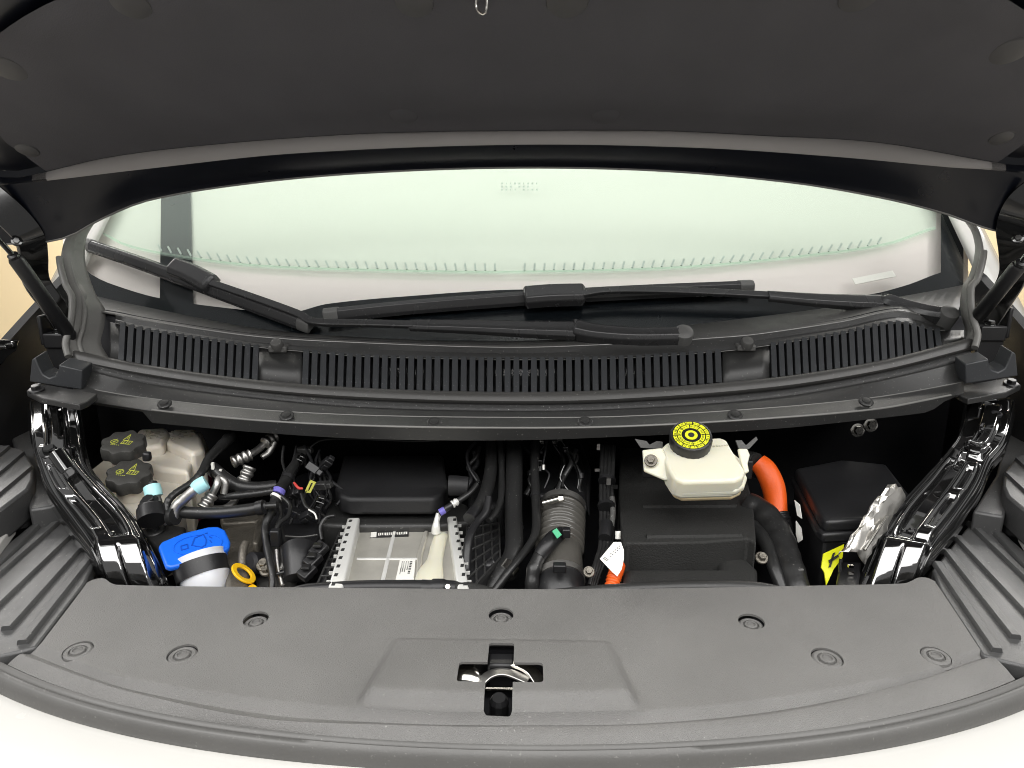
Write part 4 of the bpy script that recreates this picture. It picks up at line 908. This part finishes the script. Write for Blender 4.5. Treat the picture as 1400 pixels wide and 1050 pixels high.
while u < 557: 
    w_ = random.uniform(.6, 2.2); v = 728.6 - (u - 517) * .045; pxprism([(u, v), (u + w_, v), (u + w_, v + random.uniform(2.4, 3.6)), (u, v + 3.2)], zt + .0018, .0005, bm); u += w_ + random.uniform(.5, 1.2)
obj('label_print', bm, 'label', bk_)

# ribbed intake manifolds on both sides
def ribbed(name, label, corners, z, nu, nv, h=.05):
    t = thing(name, label, 'intake manifold', 'ribbed black manifolds beside the silver cooler'); c = [PZ(u, v, z) for u, v in corners]
    bm = B(); bprism(bm, c, Vector((0, 0, -h))); obj('casing', bm, 'black', t, bev=.003)
    def g(a, b): return c[0].lerp(c[1], a).lerp(c[3].lerp(c[2], a), b)
    for i in range(nu + 1): obj('rib', bsweep(B(), [g(i / nu, 0), g(i / nu, 1)], rect(.003, .007), ups=up), 'cowl', t, bev=.0008)
    for j in range(nv + 1): obj('cross_rib', bsweep(B(), [g(0, j / nv), g(1, j / nv)], rect(.003, .008), ups=up), 'cowl', t, bev=.0008)
    return t
ribbed('intake_manifold', 'ribbed black plastic manifold left of the silver cooler', [(466, 726), (482, 726), (456, 815), (428, 815)], .893, 3, 8)
ribbed('intake_manifold', 'ribbed black plastic manifold right of the silver cooler', [(638, 710), (682, 708), (684, 765), (640, 812)], .896, 4, 6)

# air pipe along the rear edge of the radiator cover
ap = thing('air_pipe', 'satin black pipe with clamp behind the radiator cover', 'pipe')
tube('pipe', [(395, 812, .865, 7), (425, 806, .868, 8.5), (500, 803, .87, 9.5), (580, 803, .872, 10)], 'black', ap, 18)
tube('clamp', [(577, 804, .871, 11.5), (590, 804, .871, 11), (592, 804, .871, 12.5), (606, 804, .871, 12.5), (610, 804, .871, 11), (622, 805, .871, 11)], 'black', ap, 20, 4, ang=30)
tube('mesh_sleeve', [(620, 806, .871, 11), (645, 808, .871, 11), (672, 814, .87, 11)], 'foam', ap, 18, corr=(.004, .05))
bolt('clamp_bolt', P(613, 803, .858), .004, 'chrome', ap, (0, -.8, .6), False)

# coolant tank with two caps
tk = thing('coolant_tank', 'aged translucent coolant tank with two scalloped black caps', 'coolant tank')
def tb(name, poly, z, h, bev=.008): return obj(name, pxprism(poly, z, h), 'tank', tk, bev=bev, seg=4)
tb('front_chamber', [(122, 642), (160, 612), (215, 618), (244, 640), (250, 672), (232, 700), (190, 712), (150, 690)], .930, .11)
tb('middle_chamber', [(160, 612), (200, 604), (254, 608), (263, 628), (258, 645), (220, 640), (190, 630)], .955, .12)
tb('rear_left_chamber', [(178, 600), (190, 586), (228, 584), (233, 592), (222, 608), (190, 612)], .975, .12)
tb('rear_right_chamber', [(226, 604), (236, 586), (268, 586), (277, 598), (280, 614), (262, 620)], .972, .12)
tb('seam', [(150, 620), (200, 590), (276, 592), (287, 616), (262, 668), (236, 694), (170, 700), (130, 660)], .915, .008, .003)
def coolant_cap(u, v, rp):
    nn = Vector((.10, -.26, .95)).normalized(); p = P(u, v, 1.13 if v < 630 else 1.08); r = rp * mpp(p)
    o = obj('cap', blathe(B(), [(r * .97, -.022), (r, -.020), (r, -.004), (r * .95, 0), (r * .86, .0012), (r * .3, .0014)], p, nn, 64, wob=lambda a: 1 + .075 * math.cos(a * 8)), 'capgrey', tk, ang=40)
    obj('neck', blathe(B(), [(r * .7, -.05), (r * .7, -.018)], p, nn, 28), 'tank', tk)
    o2 = p + nn * .0016; bm = B(); x, y, z = basis(nn); 
    def stroke(pts, w_=.0009):
        for a, b in zip(pts, pts[1:]):
            A, C = o2 + x * a[0] * r + y * a[1] * r, o2 + x * b[0] * r + y * b[1] * r; bsweep(bm, [A, C], rect(w_, .0006), ups=nn)
    stroke([(-.02, .08), (.24, .08), (.12, .60), (-.02, .08)]); stroke([(.11, .2), (.11, .42)])
    stroke([(-.36 + .17 * math.cos(a), -.10 + .17 * math.sin(a)) for a in [i * math.pi / 7 for i in range(15)]])
    stroke([(-.46, -.2), (-.26, 0)]); stroke([(-.42, -.06), (-.30, -.16)]); stroke([(-.36, -.02), (-.36, -.18)])
    stroke([(.0, -.22), (.44, -.22), (.48, .04), (.04, .04), (.0, -.22)]); stroke([(.23, -.2), (.25, .02)]); stroke([(.1, -.18), (.12, 0)]); stroke([(.34, -.18), (.36, 0)])
    for i in range(5): stroke([(-.42 + i * .09, -.36), (-.37 + i * .09, -.36)])
    obj('cap_print', bm, 'print', o)
coolant_cap(168, 604, 27.5); coolant_cap(176, 645, 28.5)
for u, v in ((201, 624), (209, 664)):
    bm = B(); bbox(bm, P(u, v, 1.10 if v < 640 else 1.045), (.013, .012, .016)); obj('vent_plug', bm, 'black', tk, bev=.004)
bm = B()
for i in range(26): u = random.uniform(196, 224); v = random.uniform(588, 600); bbox(bm, PZ(u, v, .9755), (random.uniform(.002, .005), .003, .0008))
for i in range(22): u = random.uniform(234, 264); v = random.uniform(589, 602); bbox(bm, PZ(u, v, .9725), (random.uniform(.002, .005), .003, .0008))
obj('moulded_text', bm, pm('moulded tank mark', (.48, .43, .34), .5), tk)

# refrigerant service ports
sp_ = thing('service_port', 'straight silver service port with pale mint cap in front of the coolant tank', 'service port', 'mint capped service ports')
tube('pipe', [(220, 706, 1.005, 6), (216, 690, 1.01, 6.5), (211, 676, 1.02, 7)], 'silver', sp_, 16)
tube('cap', [(211, 679, 1.017, 11), (209.5, 673, 1.02, 11.5), (207.5, 665.5, 1.025, 11.2)], 'mint', sp_, 20, 3, ang=35)
sp2 = thing('service_port', 'bent silver service port with mint cap pointing up right', 'service port', 'mint capped service ports')
tube('pipe', [(237, 708, 1.0, 7), (240, 694, 1.005, 7), (250, 684, 1.01, 7), (262, 673, 1.015, 7.2), (268, 668, 1.018, 7.2)], 'silver', sp2, 16)
tube('collar', [(233, 707, .998, 12), (240, 706, .996, 12)], 'rubber', sp2, 18, 3)
tube('cap', [(266, 670, 1.016, 9), (272, 665, 1.02, 10.5), (282, 659, 1.025, 10)], 'mint', sp2, 20, 3, ang=35)

# mounts with bolts
mt = thing('strut_mount', 'black rubber mount with bolt below the straight mint capped port', 'mount')
tube('body', [(208, 712, .985, 19), (206, 696, 1.0, 18)], 'black', mt, 24, 3); tube('sleeve', [(206, 699, .997, 15.5), (205, 689, 1.003, 15)], 'rubber', mt, 24, 3)
bolt('bolt', P(204, 686, 1.0), .0085, 'black', mt, (0, -.35, .93))
mp = thing('mount_plate', 'dark grey wedge plate with bolt behind the blue washer cap', 'mount')
blk('plate', [(198, 730), (207, 716), (218, 713), (254, 720), (252, 727), (218, 752), (210, 745)], .91, .05, 'cowl', mp, .004)
bolt('bolt', PZ(210, 725, .912), .0105, 'cowl', mp, (0, -.2, 1))
bm = B(); pxprism([(236, 700), (268, 640), (290, 650), (286, 690), (262, 706)], .86, .02, bm); tag(obj('maroon_panel', bm, 'maroon', None, bev=.004), 'maroon red plate half hidden below the bent mint capped port', 'plate')

# washer filler
wf = thing('washer_filler', 'white washer filler neck with big blue flip cap and black strap', 'washer filler')
nb = Vector((.22, -.26, .94)).normalized(); cb = P(266, 748, .945)
tube('neck', [(272, 760, .948, 34), (277, 778, .938, 33.5), (282, 795, .928, 31), (282, 815, .92, 28), (279, 840, .91, 27)], 'whitep', wf, 28)
tube('strap', [(273, 769, .942, 35.5), (278, 789, .931, 34.5)], 'black', wf, 28, 4)
bl_o = [(216, 747), (221, 740), (250, 728), (285, 719.5), (298, 719), (308, 724), (315, 740), (314, 748), (300, 757), (262, 769), (232, 776), (226, 773)]
bm = B(); pxprism(bl_o, 0, .010, bm, nb, cb); cpo = obj('cap', bm, 'blue', wf, bev=.0035, seg=3)
bm = B(); ctop = [PP(u, v, cb - nb * .009, nb) for u, v in ((236, 748), (262, 735), (292, 729), (308, 736), (312, 750), (296, 762), (262, 772), (244, 768))]; bprism(bm, ctop, -nb * .016); obj('cap_skirt', bm, 'blue', wf, bev=.003)
def onb(u, v, h=.0004): return PP(u, v, cb, nb) + nb * h
def bline(pts, w_=.0016, mat='blue', nm='embossed_icon', closed=False):
    bm = B()
    for a, b in zip(pts, pts[1:]): bsweep(bm, [onb(*a), onb(*b)], rect(w_, .0014), ups=nb)
    return obj(nm, bm, mat, cpo)
el = [(270 + 33 * math.cos(a) - 4 * math.sin(a), 745 - 12.5 * math.sin(a) - 6 * math.cos(a)) for a in [2 * math.pi * i / 36 for i in range(37)]]
bline(el, .0018, nm='embossed_rim')
dk = pm('embossed shadow blue', (.005, .07, .45), .4)
bline([(247, 747), (256, 744.5), (257, 750), (248, 752.5), (247, 747)], .0013, dk); bline([(262, 746), (266, 736), (278, 731), (282, 738), (281, 745), (276, 748.5), (262, 746)], .0013, dk)
bline([(280, 730), (284, 729)], .0013, dk); bline([(286, 734), (290, 736)], .0013, dk); bline([(287, 739), (289, 742)], .0013, dk)

# dipstick
dp = thing('oil_dipstick', 'yellow ring handle of the oil dipstick beside the washer filler', 'dipstick')
cR = P(333, 784, .925); ax = Vector((.65, .12, .76)).normalized(); x, y, z = basis(ax)
obj('ring', bsweep(B(), [cR + (x * math.cos(a) * .0155 + y * math.sin(a) * .0155) for a in [2 * math.pi * i / 28 for i in range(29)]], rect(.008, .0035), ups=ax, cap=False), 'yellow', dp, bev=.001)
bm = B(); pxprism([(339, 800), (346, 797), (352, 801), (350, 806), (340, 809), (335, 806)], .878, .012, bm); obj('grip', bm, 'yellow', dp, bev=.002)
tube('tube', [(344, 806, .915, 4), (346, 830, .90, 4)], 'black', dp, 10)

# cast housing and bright casting beside it
ch = thing('cast_housing', 'bronze grey cast metal housing behind the blue washer cap', 'housing')
blk('casting', [(306, 718), (318, 707), (352, 705), (362, 710), (358, 722), (344, 760), (336, 812), (308, 812)], .885, .12, 'cast', ch, .008)
blk('flange', [(300, 704), (366, 700), (368, 706), (352, 742), (344, 742), (350, 712), (304, 716)], .893, .02, 'cast', ch, .004)
obj('front_rib', btube(B(), [(336, 742, .99, 5), (331, 760, .97, 6), (330, 812, .93, 6)]), 'cast', ch)
ac = thing('bracket_casting', 'bright aluminium casting beside the bronze housing', 'casting')
blk('casting', [(346, 746), (376, 738), (404, 752), (404, 812), (352, 812)], .862, .05, 'silver', ac, .006)
bolt('bolt', P(361, 772, .955), .007, 'cast', ac, (0, -.5, .8)); bolt('bolt', P(364, 780, .95), .006, 'cast', ac, (0, -.5, .8))
tube('brace', [(378, 752, .97, 3), (380, 775, .95, 3), (386, 800, .93, 3)], 'silver', ac, 10)
tube('brace', [(402, 740, .98, 2.5), (392, 760, .96, 2.5), (384, 778, .94, 2.5)], 'silver', ac, 10)
obj('shaft_cover', blathe(B(), [(.016, -.02), (.016, .004), (.012, .008)], P(346, 770, .965), (-.5, -.7, .4), 20), 'void', ac)

# pulley housing with green mark
pu = thing('camshaft_sensor_cover', 'small black rounded cover with green yellow mark left of the manifold', 'cover')
bm = B(); pxprism([(384, 716), (436, 712), (436, 728), (428, 742), (408, 748), (392, 744), (386, 734)], .905, .05, bm); obj('cover_cap', bm, 'black', pu, bev=.006, seg=3)
obj('edge_line', btube(B(), [(390, 733, 1.0, 1.2), (412, 734, .995, 1.2), (434, 731, 1.0, 1.2)]), 'cowltop', pu)
bm = B(); pxprism([(398, 744), (408, 743), (410, 746), (420, 745), (416, 749), (404, 748)], 0, .001, bm, Vector((0, -.9, .4)).normalized(), P(408, 746, .962)); obj('paint_mark', bm, pm('olive mark', (.35, .42, .04), .6), pu)
tube('inner_ring', [(408, 752, .975, 24), (408, 765, .96, 22), (408, 790, .94, 20)], 'black', pu, 24, 4)

# hoses and pipes, left
def hose(label, pts, mat='rubber', n=14, extra=(), cat='hose', name='hose', nm='tube', corr=None):
    t = thing(name, label, cat); tube(nm, pts, mat, t, n, corr=corr)
    for e in extra: tube(e[0], e[1], e[2], t, 16, e[3] if len(e) > 3 else 4, corr=e[4] if len(e) > 4 else None)
    return t
t = hose('black heater hose passing above the bronze housing', [(222, 696, 1.02, 8), (260, 701, 1.01, 8.5), (300, 701, 1.005, 8.5), (340, 697, 1.005, 8.5), (364, 692, 1.01, 8)], extra=[('clamp', [(352, 695, 1.003, 10), (361, 693, 1.003, 10)], 'black', 3), ('spigot', [(362, 692, 1.008, 5), (378, 691, 1.012, 5)], 'rubber', 3)])
t = hose('black hose running from the coolant tank into the dark bay', [(285, 636, 1.10, 7), (296, 644, 1.09, 8.5), (310, 656, 1.08, 9), (328, 665, 1.075, 9), (352, 667, 1.08, 8.5), (378, 664, 1.09, 8)], extra=[('clamp', [(289, 640, 1.097, 9.5), (296, 645, 1.09, 9.5)], 'black', 3)])
for u, v in ((291, 637), (302, 646)): bm = B(); bbox(bm, P(u, v, 1.082), (.004, .004, .011)); obj('clamp_tab', bm, 'label', t)
t = hose('ribbed black wiring conduit in front of the coolant tank', [(230, 706, 1.0, 5), (228, 690, 1.01, 5), (238, 676, 1.025, 5), (262, 660, 1.05, 5), (276, 645, 1.07, 5.5), (285, 628, 1.10, 6), (300, 612, 1.14, 7), (316, 596, 1.18, 8)], corr=(.008, .06), name='wiring_conduit', cat='conduit')
def crimp(label, p1, p2, r, bend):
    t = thing('crimped_pipe', label, 'pipe', 'silver crimped refrigerant pipes')
    a, b = p1, p2; k = [(a[0] + (b[0] - a[0]) * i / 12, a[1] + (b[1] - a[1]) * i / 12, a[2] + (b[2] - a[2]) * i / 12, r) for i in range(13)]
    tube('ferrule', k, 'silver', t, 18, 4, corr=(.010, .10)); tube('line', bend, 'silver', t, 14); return t
crimp('silver pipe with crimped end standing behind the lower crimped pipe', (342, 638, 1.10), (331, 662, 1.085), 8.5, [(331, 662, 1.085, 5), (327, 672, 1.08, 5), (318, 688, 1.06, 5), (306, 695, 1.045, 5), (288, 696, 1.03, 5)])
crimp('silver pipe with crimped end beside the mint capped bent port', (290, 676, 1.035), (278, 694, 1.02), 8.5, [(290, 676, 1.035, 5), (296, 664, 1.04, 5), (300, 654, 1.05, 5), (308, 660, 1.05, 5), (306, 675, 1.045, 5)])
crimp('crimped pipe end lying at a slant in the rear left of the bay', (318, 632, 1.14), (342, 622, 1.16), 8, [(342, 622, 1.16, 5), (356, 612, 1.18, 5), (372, 596, 1.20, 5)])
crimp('short crimped pipe end high under the cowl edge', (362, 606, 1.18), (376, 596, 1.20), 8, [(358, 625, 1.17, 4), (368, 618, 1.18, 4.5), (376, 604, 1.19, 4.5)])
t = hose('ribbed black cable duct along the rear left of the bay', [(300, 680, 1.045, 4), (330, 677, 1.045, 5), (355, 674, 1.05, 5), (374, 671, 1.055, 5)], corr=(.005, .08), name='cable_duct', cat='cable')
hn = thing('engine_harness', 'black engine wiring harness with violet taped joint left of the engine cover', 'wiring harness')
tube('main_run', [(410, 622, 1.16, 5), (400, 640, 1.12, 6.5), (390, 658, 1.09, 8), (380, 674, 1.06, 8), (375, 690, 1.04, 7), (368, 704, 1.01, 6), (362, 722, .99, 5), (365, 748, .965, 5), (371, 780, .935, 5), (372, 800, .92, 4.5), (366, 825, .905, 4.5)], 'rubber', hn, 14, corr=(.03, .05))
tube('violet_tape', [(382, 670, 1.062, 9), (379, 676, 1.055, 9)], 'violet', hn, 14, 3); tube('silver_tape', [(379, 678, 1.053, 9.2), (377, 681, 1.05, 9)], 'label', hn, 14, 3)
for pts in ([(384, 678, 1.05, 3), (396, 690, 1.04, 3), (394, 705, 1.02, 3), (382, 715, 1.0, 3), (376, 728, .985, 3)], [(382, 690, 1.04, 2.5), (384, 705, 1.02, 2.5), (378, 718, 1.0, 2.5)], [(378, 785, .935, 2.5), (400, 778, .94, 3), (418, 765, .955, 3.5), (436, 748, .975, 3)], [(412, 675, 1.06, 2.5), (418, 692, 1.04, 2.5), (430, 700, 1.03, 2), (433, 708, 1.02, 2)], [(440, 738, .985, 2.4), (438, 720, 1.0, 2.6), (446, 708, 1.01, 2.8), (458, 705, 1.01, 2.5)], [(388, 610, 1.17, 2), (386, 630, 1.15, 2), (392, 650, 1.12, 2)], [(424, 612, 1.17, 1.4), (440, 602, 1.18, 1.4), (480, 600, 1.18, 1.4), (560, 603, 1.18, 1.4), (600, 602, 1.18, 1.4)]):
    tube('branch_cable', pts, 'rubber', hn, 8)
bm = B(); bbox(bm, P(377, 735, .975), (.014, .012, .026)); obj('plug', bm, 'black', hn, bev=.002)
bm = B()
for a in ((0, 0), (6, 0)): pass
fr_ = [(420, 672), (430, 667), (427, 655), (432, 652)]
bsweep(bm, [P(u, v, 1.06) for u, v in ((419, 671), (424, 672), (430, 660), (425, 658), (419, 671))], rect(.0035, .006), ups=Vector((0, -1, 0))); obj('yellow_clip', bm, pm('pale yellow clip', (.6, .6, .12), .5), hn)
obj('red_wire', btube(B(), [(402, 660, 1.06, 1.6), (408, 667, 1.05, 2), (414, 668, 1.05, 1.6)]), 'red', hn); obj('white_wire', btube(B(), [(422, 697, 1.03, 1.2), (430, 702, 1.02, 1.2), (433, 710, 1.015, 1.2)]), 'label', hn)
ck = thing('cable_connector', 'stack of black cable connectors left of the ribbed manifold', 'connector')
for i, (u, v, Y) in enumerate(((436, 752, .955), (428, 766, .94), (420, 782, .925))):
    d = Vector((-.45, -.6, -.35)).normalized(); x, y, z = basis(d); bm = B(); bbox(bm, P(u, v, Y), (.018, .014, .024), (x, y, z)); obj('connector_shell', bm, 'black', ck, bev=.002)
    bm = B(); bbox(bm, P(u, v, Y) + Vector((0, -.004, .010)), (.012, .012, .004)); obj('latch_tab', bm, 'rubber', ck, bev=.001)
# clutter of small dark fittings behind
ft = thing('bay_fittings', 'cluster of small dark clips and plugs left of the engine cover', 'fittings')
for k, (u, v, Y, a) in enumerate(((398, 676, 1.08, .4), (428, 640, 1.12, -.5), (408, 632, 1.14, .9), (440, 664, 1.08, .2), (400, 700, 1.05, -.3), (420, 706, 1.035, .6), (436, 690, 1.05, 1.1), (414, 616, 1.17, .1), (446, 634, 1.12, .8))):
    d = Vector((math.cos(a), -.3, math.sin(a))); x, y, z = basis(d); c = P(u, v, Y); bm = B(); bbox(bm, c, (.014, .012, .022), (x, y, z)); bbox(bm, c + z * .014, (.010, .009, .010), (x, y, z)); o = obj('plug', bm, ('black', 'black', 'gloss', 'cowl')[k % 4], ft, bev=.0015)
    bm = B(); bbox(bm, c - y * .0065 - z * .003, (.007, .003, .010), (x, y, z)); obj('plug_lock', bm, 'black', ft, bev=.0008)
for k in range(13):
    u, v = random.uniform(392, 440), random.uniform(606, 640); pts = []
    Y = 1.17
    for i in range(5): pts.append((u, v, Y, random.choice((1.5, 1.9, 2.4)))); u += random.uniform(-14, 16); v += random.uniform(12, 24); Y -= .024
    tube('wire', pts, random.choice(('rubber', 'black', 'rubber', 'blackm')), ft, 8, 6)
# charge pipe hose right of cooler and its quick connector
t = hose('thin hose with violet tape rising from the silver cooler', [(600, 702, 1.045, 4), (612, 694, 1.05, 4.5), (628, 684, 1.06, 4.5), (642, 674, 1.07, 4), (652, 662, 1.085, 3.5)], extra=[('violet_tape', [(601, 701, 1.044, 5), (608, 697, 1.047, 5)], 'violet', 3), ('ring_marks', [(618, 690, 1.053, 5), (626, 685, 1.058, 5)], 'rail', 10, (.006, .15))])
t = hose('bent black pipe with bright highlight beside the right manifold', [(668, 680, 1.04, 5), (664, 700, 1.02, 5.5), (652, 715, 1.0, 5.5), (642, 735, .97, 6), (638, 765, .945, 6.5), (637, 820, .91, 7)], 'black', name='vent_pipe', cat='pipe')
t = hose('black hose descending into the bay right of the engine cover', [(672, 596, 1.20, 8), (672, 630, 1.15, 8.5), (668, 660, 1.10, 9), (660, 684, 1.06, 9), (648, 702, 1.035, 8)], 'rubber', name='vacuum_hose')
tube('end_joint', [(650, 700, 1.036, 10), (642, 710, 1.02, 10)], 'black', t, 14, 3)
t = hose('thin black hose hanging beside the thick coolant hose', [(684, 596, 1.19, 4.5), (686, 640, 1.13, 4.5), (685, 680, 1.07, 4.5), (678, 700, 1.04, 4.5), (668, 712, 1.02, 4)], 'rubber', name='drain_hose', corr=(.008, .07))
ws2 = thing('pipe_joint', 'black plastic joint clipped beside the thick coolant hose', 'connector')
tube('joint', [(640, 796, .93, 7), (656, 782, .945, 8), (676, 770, .955, 7)], 'black', ws2, 14, corr=(.012, .1)); tube('end', [(660, 812, .92, 6), (650, 800, .925, 7)], 'black', ws2, 14, 3)

wb = thing('wing_bracket', 'small glossy stamped bracket at the far left edge below the strut', 'bracket')
bm = B(); n = Vector((1, 0, .02)).normalized(); pxprism([(-30, 470), (2, 464), (27, 465), (23, 480), (12, 488), (0, 502), (-30, 520)], 0, .01, bm, n, PX(5, 480, -.972)); obj('plate', bm, 'stamp', wb, bev=.003, seg=3)
for u, v in ((6, 474), (16, 471)): obj('stud', blathe(B(), [(.006, -.003), (.006, .004), (.004, .006)], PX(u, v, -.971), n, 14), 'stamp', wb)

# small things that sit in the dark middle of the bay
for par, pts in ((hn, [(394, 651, 1.10, 9), (392, 655, 1.095, 9)]), (hn, [(372, 697, 1.025, 8), (370, 701, 1.02, 8)]), (hn, [(363, 728, .985, 6), (363, 731, .983, 6)]), (h3, [(829, 690, 1.05, 12), (829, 694, 1.045, 12)]), (h3, [(830, 655, 1.095, 12), (830, 659, 1.09, 12)]), (h2, [(732, 676, 1.075, 7), (732, 680, 1.07, 7)]), (h1, [(703, 720, 1.025, 13), (703, 724, 1.02, 13)])):
    tube('zip_tie', pts, 'black', par, 14, 2, ang=30)
bm = B()
for i in range(26): u = 703 + random.uniform(-4, 4); v = 676 + i * 3; bbox(bm, P(u, v, 1.078 - i * .0038) - Vector((0, .0135, -.004)), (random.uniform(.001, .004), .001, .0012))
obj('hose_print', bm, pm('faded print', (.13, .13, .12), .6), h1)
for u, v in ((300, 690), (312, 688)):
    pass

for s in (-1, 1):      # hinge feet on the wings
    c = P(90, 462, 1.44) if s < 0 else P(1344, 452, 1.44)
    bm = B(); bbox(bm, c, (.05, .07, .03)); bbox(bm, c + Vector((s * .03, 0, .02)), (.008, .06, .06)); bbox(bm, c - Vector((0, 0, .16)), (.05, .06, .30)); ho = obj('hinge_foot', bm, 'black', body, bev=.003)
    for k in (-1, 1): bolt('foot_bolt', c + Vector((0, k * .02, .015)), .007, 'gloss', ho, (0, -.2, 1))

vl = thing('vacuum_lines', 'tangle of thin glossy black lines in the dark rear middle of the bay', 'pipes')
rv = random.Random(11)
for k in range(15):
    u = rv.uniform(640, 850); v = rv.uniform(600, 618); Y = 1.18; pts = []; r = rv.choice((1.6, 2.2, 3.0, 3.8))
    for i in range(5): pts.append((u, v, Y, r)); u += rv.uniform(-12, 12); v += rv.uniform(10, 20); Y -= .016
    tube('line', pts, rv.choice(('gloss', 'black', 'rubber')), vl, 10, 6)
    if k % 3 == 0: tube('joint', [(pts[2][0], pts[2][1] - 3, pts[2][2], r + 1.8), (pts[2][0], pts[2][1] + 4, pts[2][2] - .004, r + 1.8)], rv.choice(('black', 'silver', 'black')), vl, 12, 3, ang=30)

# ------------------------------------------------------------------ seat each empty at the base of its thing
bpy.context.view_layer.update()
for r in ROOTS:
    lo = Vector((9, 9, 9)); hi = -lo
    for ch in r.children:
        for v in ch.bound_box:
            p = ch.location + Vector(v)
            for i in range(3): lo[i] = min(lo[i], p[i]); hi[i] = max(hi[i], p[i])
    c = Vector(((lo.x + hi.x) / 2, (lo.y + hi.y) / 2, lo.z)); r.location = c
    for ch in r.children: ch.location = ch.location - c
